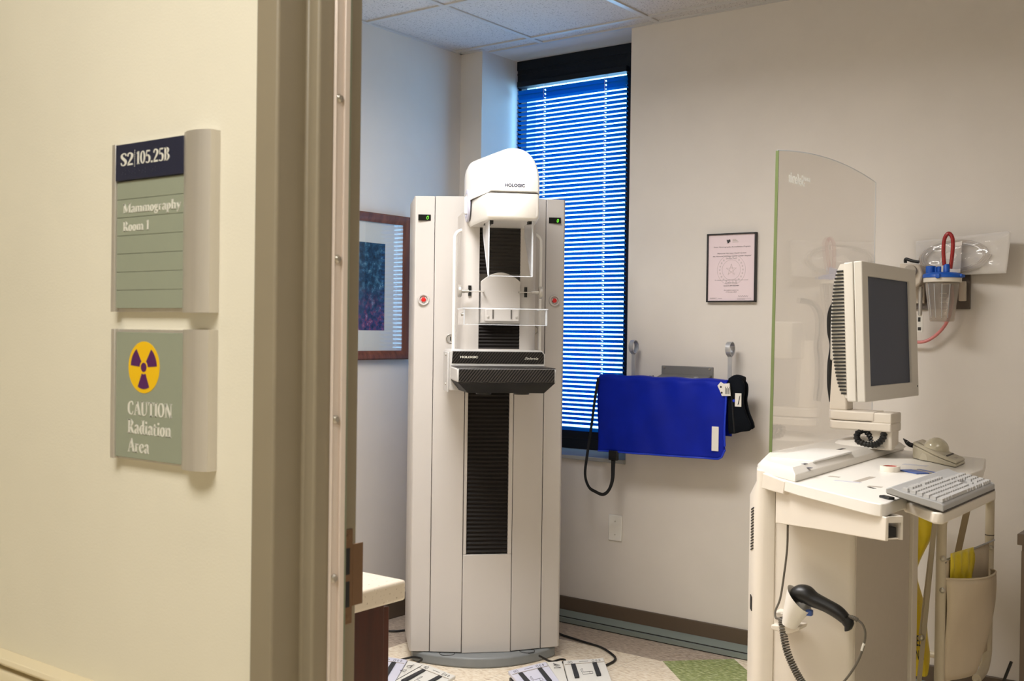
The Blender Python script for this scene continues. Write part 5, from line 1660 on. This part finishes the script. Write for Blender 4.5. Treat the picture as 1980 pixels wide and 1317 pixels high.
def small_items():
    r = thing('tape_roll', 'roll of white tape with red core lying on the console worktop', 'tape', (-.985, 3.088, .94))
    part('tape', MB().lathe([(.019, 0), (.027, 0), (.027, .015), (.019, .015), (.019, 0)], (-.985, 3.085, .9402), (0, 0, 1), 40), M['tape_w'], r, smooth=50)
    part('core', MB().lathe([(.0178, .0005), (.0192, .0005), (.0192, .0142), (.0178, .0142), (.0178, .0005)], (-.985, 3.085, .9402), (0, 0, 1), 40), M['tape_red'], r, smooth=50)
    d = Vector((.79, -.61, 0))
    e = Vector((.61, .79, 0))
    o = Vector((-.972, 3.118, 0))
    f = lambda a, b_, z: tuple(o+d*a+e*b_+Vector((0, 0, z)))
    c_ = thing('card_wallet', 'blue card wallet lying beside the tape roll on the console', 'card wallet', (-.93, 3.14, .94))
    part('sleeve', MB().ext([f(0, .000, .9402), f(.082, .000, .9402), f(.082, .042, .9402), f(0, .042, .9402)], (0, 0, .003)), M['card_blue'], c_, bevel=.0008)
    part('card', MB().ext([f(.004, .042, .9405), f(.078, .042, .9405), f(.078, .060, .9405), f(.004, .060, .9405)], (0, 0, .0022)), M['label_grey'], c_, bevel=.0005)
    part('spine', MB().ext([f(0, .060, .9405), f(.082, .060, .9405), f(.082, .070, .9405), f(0, .070, .9405)], (0, 0, .003)), M['card_blue'], c_, bevel=.0008)
small_items()

# ------------------------------------------------------------------ suction set on the back wall
def suction():
    p = thing('gas_outlet_panel', 'dark grey medical gas outlet panel behind the suction canister', 'wall panel', (-1.2, YB, 1.42))
    part('panel', MB().box(-1.42, -1.049, YB-.014, YB, 1.419, 1.548), M['suction_plate'], p, bevel=.002)
    part('outlet', MB().box(-1.085, -1.060, YB-.030, YB-.013, 1.448, 1.520), M['device'], p, bevel=.003)
    part('outlet', MB().box(-1.30, -1.205, YB-.030, YB-.013, 1.440, 1.520), M['device'], p, bevel=.003)
    v = thing('suction_regulator', 'cream suction regulator plugged into the outlet panel beside the monitor', 'regulator', (-1.235, 4.10, 1.45))
    part('body', MB().ext([(x, 4.06, z) for x, z in ((-1.275, 1.585), (-1.205, 1.580), (-1.190, 1.545), (-1.198, 1.510), (-1.225, 1.490), (-1.275, 1.490))], (0, .052, 0)), M['device'], v, bevel=.006)
    part('gauge', MB().cyl((-1.232, 4.062, 1.556), (0, -1, 0), .022, .016, 28), M['label_grey'], v, bevel=.002)
    part('knob', MB().tube(crom([(-1.262, 4.09, 1.588), (-1.260, 4.088, 1.602), (-1.235, 4.086, 1.594), (-1.212, 4.086, 1.590)], 6), .0060, 10), M['black'], v)
    part('tag', MB().box(-1.216, -1.196, 4.088, 4.091, 1.335, 1.398), M['tag'], v)
    part('tag_print', MB().box(-1.213, -1.202, 4.0872, 4.0880, 1.340, 1.352).box(-1.213, -1.204, 4.0872, 4.0880, 1.372, 1.388), M['black'], v, smooth=0)
    part('fitting', MB().cyl((-1.206, 4.09, 1.395), (0, 0, 1), .007, .105, 14), M['knob'], v)
    k = thing('suction_canister', 'clear suction canister with bright blue lid mounted on the back wall', 'canister', (-1.117, 4.04, 1.37))
    cx, cy = -1.117, 4.045
    part('jar', MB().lathe([(.058, 1.512), (.042, 1.378), (.039, 1.372), (0, 1.370), (0, 1.373), (.037, 1.375), (.0405, 1.380), (.0562, 1.512)], (cx, cy, 0), (0, 0, 1), 40), M['canister'], k, smooth=60)
    rb = MB()
    for q in range(5):
        a = R(200+q*28)
        rb.tube([(cx+.056*math.cos(a), cy+.056*math.sin(a), 1.505), (cx+.0415*math.cos(a), cy+.0415*math.sin(a), 1.385)], .0014, 6)
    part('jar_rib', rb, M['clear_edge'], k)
    gr = MB()
    for q in range(6):
        a = R(285)
        z = 1.470-.016*q
        rr = .0395+(z-1.372)*.115+.0012
        gr.ext([(cx+rr*math.cos(R(t_)), cy+rr*math.sin(R(t_)), z) for t_ in (278, 286, 294, 302)] + [(cx+rr*math.cos(R(t_)), cy+rr*math.sin(R(t_)), z+.0022) for t_ in (302, 294, 286, 278)], (.0002, -.0003, 0))
    part('graduation', gr, M['label_grey'], k, smooth=0)
    part('mount_ring', MB().lathe([(.059, 0), (.0645, 0), (.0645, .016), (.059, .016), (.059, 0)], (cx, cy, 1.512), (0, 0, 1), 40).box(cx-.03, cx+.03, cy+.055, YB-.015, 1.508, 1.524), M['collar_w'], k, bevel=.001)
    lid = part('lid', MB().lathe([(.058, 0), (.067, .0), (.067, .010), (.062, .015), (.045, .019), (.020, .021), (0, .021)], (cx, cy, 1.528), (0, 0, 1), 40), M['lid_blue'], k, smooth=50)
    part('port', MB().lathe([(.017, 0), (.017, .024), (.014, .026), (0, .026)], (cx-.038, cy-.012, 1.545), (0, 0, 1), 24), M['lid_blue'], lid)
    part('port', MB().lathe([(.011, 0), (.011, .026), (.008, .030), (0, .030)], (cx+.018, cy-.018, 1.546), (0, 0, 1), 20), M['lid_blue'], lid)
    part('port', MB().lathe([(.007, 0), (.007, .022), (0, .023)], (cx-.004, cy-.030, 1.545), (0, 0, 1), 18).lathe([(.004, 0), (.004, .020), (0, .021)], (cx-.014, cy-.034, 1.545), (0, 0, 1), 14), M['lid_blue'], lid)
    part('lid_tab', MB().box(cx-.004, cx+.010, cy-.074, cy-.060, 1.524, 1.540), M['lid_blue'], lid, bevel=.002)
    part('lid_tab', MB().box(cx+.04, cx+.072, cy-.02, cy+.02, 1.530, 1.540), M['lid_blue'], lid, bevel=.002)
    t = tag(part('suction_tube', MB().tube(crom([(-1.106, cy-.020, 1.572), (-1.109, cy-.024, 1.620), (-1.106, cy-.024, 1.665), (-1.092, cy-.024, 1.684), (-1.079, cy-.022, 1.665), (-1.080, cy-.016, 1.620), (-1.088, cy-.010, 1.560)], 8), .0070, 12), M['tube_red']), 'dark red looped tube standing up from the blue canister lid', 'tube')
    tag(part('suction_tube', MB().tube(crom([(-1.106, 4.120, 1.505), (-1.103, 4.122, 1.45), (-1.112, 4.122, 1.395), (-1.130, 4.122, 1.355), (-1.165, 4.122, 1.318), (-1.205, 4.12, 1.298), (-1.26, 4.12, 1.300)], 8), .0060, 12), M['tube_pink']), 'translucent pink tube curving down behind the canister to the left', 'tube')
    b_ = thing('tubing_pouch', 'clear plastic sterile pouch of coiled tubing pinned behind the canister', 'tubing pouch', (-1.08, 4.13, 1.54))
    TLc, TRc, BRc, BLc = (-1.244, 4.148, 1.672), (-.900, 4.085, 1.690), (-.914, 4.085, 1.543), (-1.240, 4.148, 1.540)
    def sheet(u, v, off, amp, ph):
        p = Vector(TLc).lerp(Vector(TRc), u).lerp(Vector(BLc).lerp(Vector(BRc), u), v)
        edge = min(1, 8*u, 8*(1-u), 5*v, 5*(1-v))
        w_ = amp*(math.sin(11*u+ph+4*v)+.7*math.sin(19*v+7*u+ph)+.5*math.sin(31*u-13*v+ph))
        return (p.x+w_*.2, p.y-off*edge+w_*edge, p.z)
    part('paper_back', MB().grid(lambda u, v: sheet(u, v, -.004, .0015, .3), 30, 14), M['paper'], b_, solid=.0005, smooth=60, fix=False)
    part('film_front', MB().grid(lambda u, v: sheet(u, v, .022, .0038, 1.7), 46, 22), M['pouch'], b_, smooth=60, fix=False)
    def coil(cxu, cvv, ru, rv, turns, off):
        pts = []
        for k in range(turns*24):
            a = 2*PI*k/24
            rr = 1-.22*k/(turns*24)
            u = cxu+ru*rr*math.cos(a)
            v = cvv+rv*rr*math.sin(a)
            p = Vector(TLc).lerp(Vector(TRc), u).lerp(Vector(BLc).lerp(Vector(BRc), u), v)
            pts.append((p.x, p.y-off-.002*math.sin(3*a), p.z))
        return pts
    part('tubing', MB().tube(coil(.43, .52, .39, .42, 3, .010), .0048, 8), M['tube_clear'], b_)
    part('band', MB().ext([tuple(Vector(TLc).lerp(Vector(TRc), u).lerp(Vector(BLc).lerp(Vector(BRc), u), v)+Vector((0, -.018, 0))) for u, v in ((.29, .20), (.52, .14), (.52, .95), (.29, .95))], (0, .001, 0)), M['paper'], b_, smooth=0)
suction()

# ------------------------------------------------------------------ linen hamper behind the console
def hamper():
    r = thing('linen_hamper', 'cream tubular linen hamper with canvas side pouch behind the console', 'hamper', (-1.10, 3.72, 0))
    xr, xl = -.930, -1.230
    yf, yb_ = 3.405, 3.985
    zt = .785
    for k, x in enumerate((xr, xl)):
        path = crom([(x, yf, .10), (x, yf, .30), (x, yf, zt-.06), (x, yf+.010, zt-.02), (x, yf+.045, zt), (x, yf+.12, zt)], 6) + crom([(x, yb_-.12, zt), (x, yb_-.045, zt), (x, yb_-.010, zt-.02), (x, yb_, zt-.06), (x, yb_, .30), (x, yb_-.004, .235), (x, yb_-.045, .19), (x, yb_-.14, .18)], 6)
        ho = part('side_frame', MB().tube(path, .0150, 14), M['hamper'], r)
        part('top_bar', MB().box(x-.028, x+.010, yf+.03, yb_-.03, zt-.020, zt+.012), M['hamper'], ho, bevel=.004)
        for y, z in ((yf, .56), (yf, .655), (yb_, .60)):
            part('bolt', MB().lathe([(.0085, 0), (.0085, .003), (.005, .006), (.002, .0065)], (x+.008, y-.012, z), (.45, -.9, 0), 14), M['screw'], ho)
        part('joint', MB().tube([(x, yf, .640), (x, yf, .643)], .0154, 14).tube([(x, yb_, .64), (x, yb_, .643)], .0154, 14), M['seam'], ho)
    for y in (yf+.01, yb_-.02):
        part('cross_tube', MB().tube([(xl, y, .12 if y < 3.7 else .20), (xr, y, .12 if y < 3.7 else .20)], .011, 10), M['hamper'], r)
    for x in (xl, xr):
        for y in (yf, yb_-.14):
            z0 = .10 if y < 3.6 else .18
            part('foot', MB().tube([(x, y, 0.0), (x, y, z0)], .009, 10), M['hamper'], r)
    # scissor links in flat bar
    part('scissor_link', MB().sweep([(-.966, yf+.06, zt-.03), (-1.010, yf+.03, .10)], .014, .004, (.97, .2, .1)), M['hamper'], r, bevel=.001)
    part('scissor_link', MB().sweep([(-.980, yf+.10, zt-.03), (-1.002, yf+.05, .40)], .009, .004, (.97, .2, .1)), M['hamper'], r, bevel=.001)
    part('scissor_link', MB().sweep([(-.968, 3.86, zt-.02), (-1.000, 3.80, .52), (-1.03, 3.75, .20)], .022, .004, (.9, .4, .1)), M['hamper_bar'], r, bevel=.001)
    part('bolt', MB().lathe([(.0095, 0), (.0095, .003), (.005, .006), (.002, .0065)], (-.993, yf+.030, .395), (.3, -.95, 0), 14), M['screw'], r)
    part('pouch_rod', MB().tube([(-.925, yf, .645), (-.915, yb_, .625)], .0030, 8), M['steel'], r)
    # canvas side pouch: open bag bulging to the right
    y0, y1 = yf+.005, yb_-.045
    def pouch(u, v, ins=0.0):
        # u around the front wall 0..1, v down
        y = y0+(y1-y0)*u*(1-.34*v*v)
        top = .592-.060*u
        bulge = .065*math.sin(PI*min(1, max(0, u)))**.6
        z = top+(.285-.02*u-top)*v
        x = -.918+bulge*(1-.35*v)+.006*math.sin(7*u+5*v)
        return (x-ins, y, z)
    po = part('side_pouch', MB().grid(lambda u, v: pouch(u, v), 24, 16), M['canvas'], r, solid=.003, smooth=60, fix=False)
    part('pouch_back', MB().grid(lambda u, v: (-.922, y0+(y1-y0)*u, .640-.015*u+(.27-.640)*v), 10, 10), M['canvas'], po, solid=.003, smooth=60, fix=False)
    part('pouch_bottom', MB().grid(lambda u, v: tuple(Vector(pouch(u, 1)).lerp(Vector((-.922, y0+(y1-y0)*u, .27)), v)), 16, 4), M['canvas'], po, solid=.003, fix=False)
    part('pouch_hem', MB().tube([pouch(k/24, .0) for k in range(25)], .0032, 8), M['canvas'], po)
    ln = part('pouch_liner', MB().grid(lambda u, v: (-.915+.006*math.sin(20*u)*math.sin(9*v), y0+.04+(y1-y0)*.50*u, .662-.02*u-.22*v), 16, 10), M['bag_y'], po, solid=.001, smooth=60, fix=False)
    # yellow soiled-linen bag hanging inside
    Z = [(.745, -1.215, -1.030, .02), (.66, -1.21, -1.052, .02), (.60, -1.20, -1.078, .022), (.535, -1.19, -1.102, .03), (.49, -1.19, -1.096, .03), (.42, -1.20, -1.080, .04), (.33, -1.21, -1.067, .045), (.26, -1.215, -1.057, .04), (.19, -1.21, -1.060, .02)]
    fine = crom(Z, 4)
    rings = []
    for z, xa, xb, dp in fine:
        ring = []
        for k in range(28):
            a = 2*PI*k/28
            ca, sa = math.cos(a), math.sin(a)
            x = (xa+xb)/2+(xb-xa)/2*math.copysign(abs(ca)**.6, ca)
            y = 3.74+dp*1.6*math.copysign(abs(sa)**.8, sa)+.006*math.sin(5*a+z*30)
            ring.append((x, y, z))
        rings.append(ring)
    bg_ = tag(part('linen_bag', MB().loft(rings), M['bag_y'], None, smooth=60), 'yellow printed soiled linen bag hanging inside the hamper frame', 'bag')
    fm = lambda x, y, z: frame_mat((x, y, z), (1, 0, 0), (0, 0, 1))
    text('lettering', 'SOILED', .036, M['ink_black'], bg_, fm(-1.110, 3.672, .303), width=.052, bold=.0006)
    text('lettering', 'SABANAS', .032, M['ink_black'], bg_, fm(-1.112, 3.672, .258), width=.060, bold=.0006)
    text('lettering', 'SOILED', .022, M['ink_black'], bg_, fm(-1.150, 3.684, .475), width=.062, bold=.0005)
hamper()

# ------------------------------------------------------------------ side table at the right edge
t = thing('side_table', 'brown laminate side table just inside the right edge of the view', 'table', (-.46, 3.92, 0))
part('table_top', MB().box(-.782, -.14, 3.70, 4.15, .668, .703), M['tan'], t, bevel=.002)
part('apron_rail', MB().box(-.770, -.152, 3.712, 4.138, .648, .668), M['tan'], t, bevel=.001)
for x in (-.755, -.17):
    for y in (3.725, 4.12):
        part('leg', MB().box(x-.016, x+.016, y-.016, y+.016, 0, .65), M['tan'], t, bevel=.002)
tag(part('floor_cable', MB().tube(crom([(-.76, 3.55, .34), (-.785, 3.54, .26), (-.81, 3.52, .18), (-.84, 3.49, .08), (-.86, 3.46, .006), (-.80, 3.40, .005)], 8), .0045, 8), M['cable']), 'black cable hanging down beside the brown side table', 'cable')
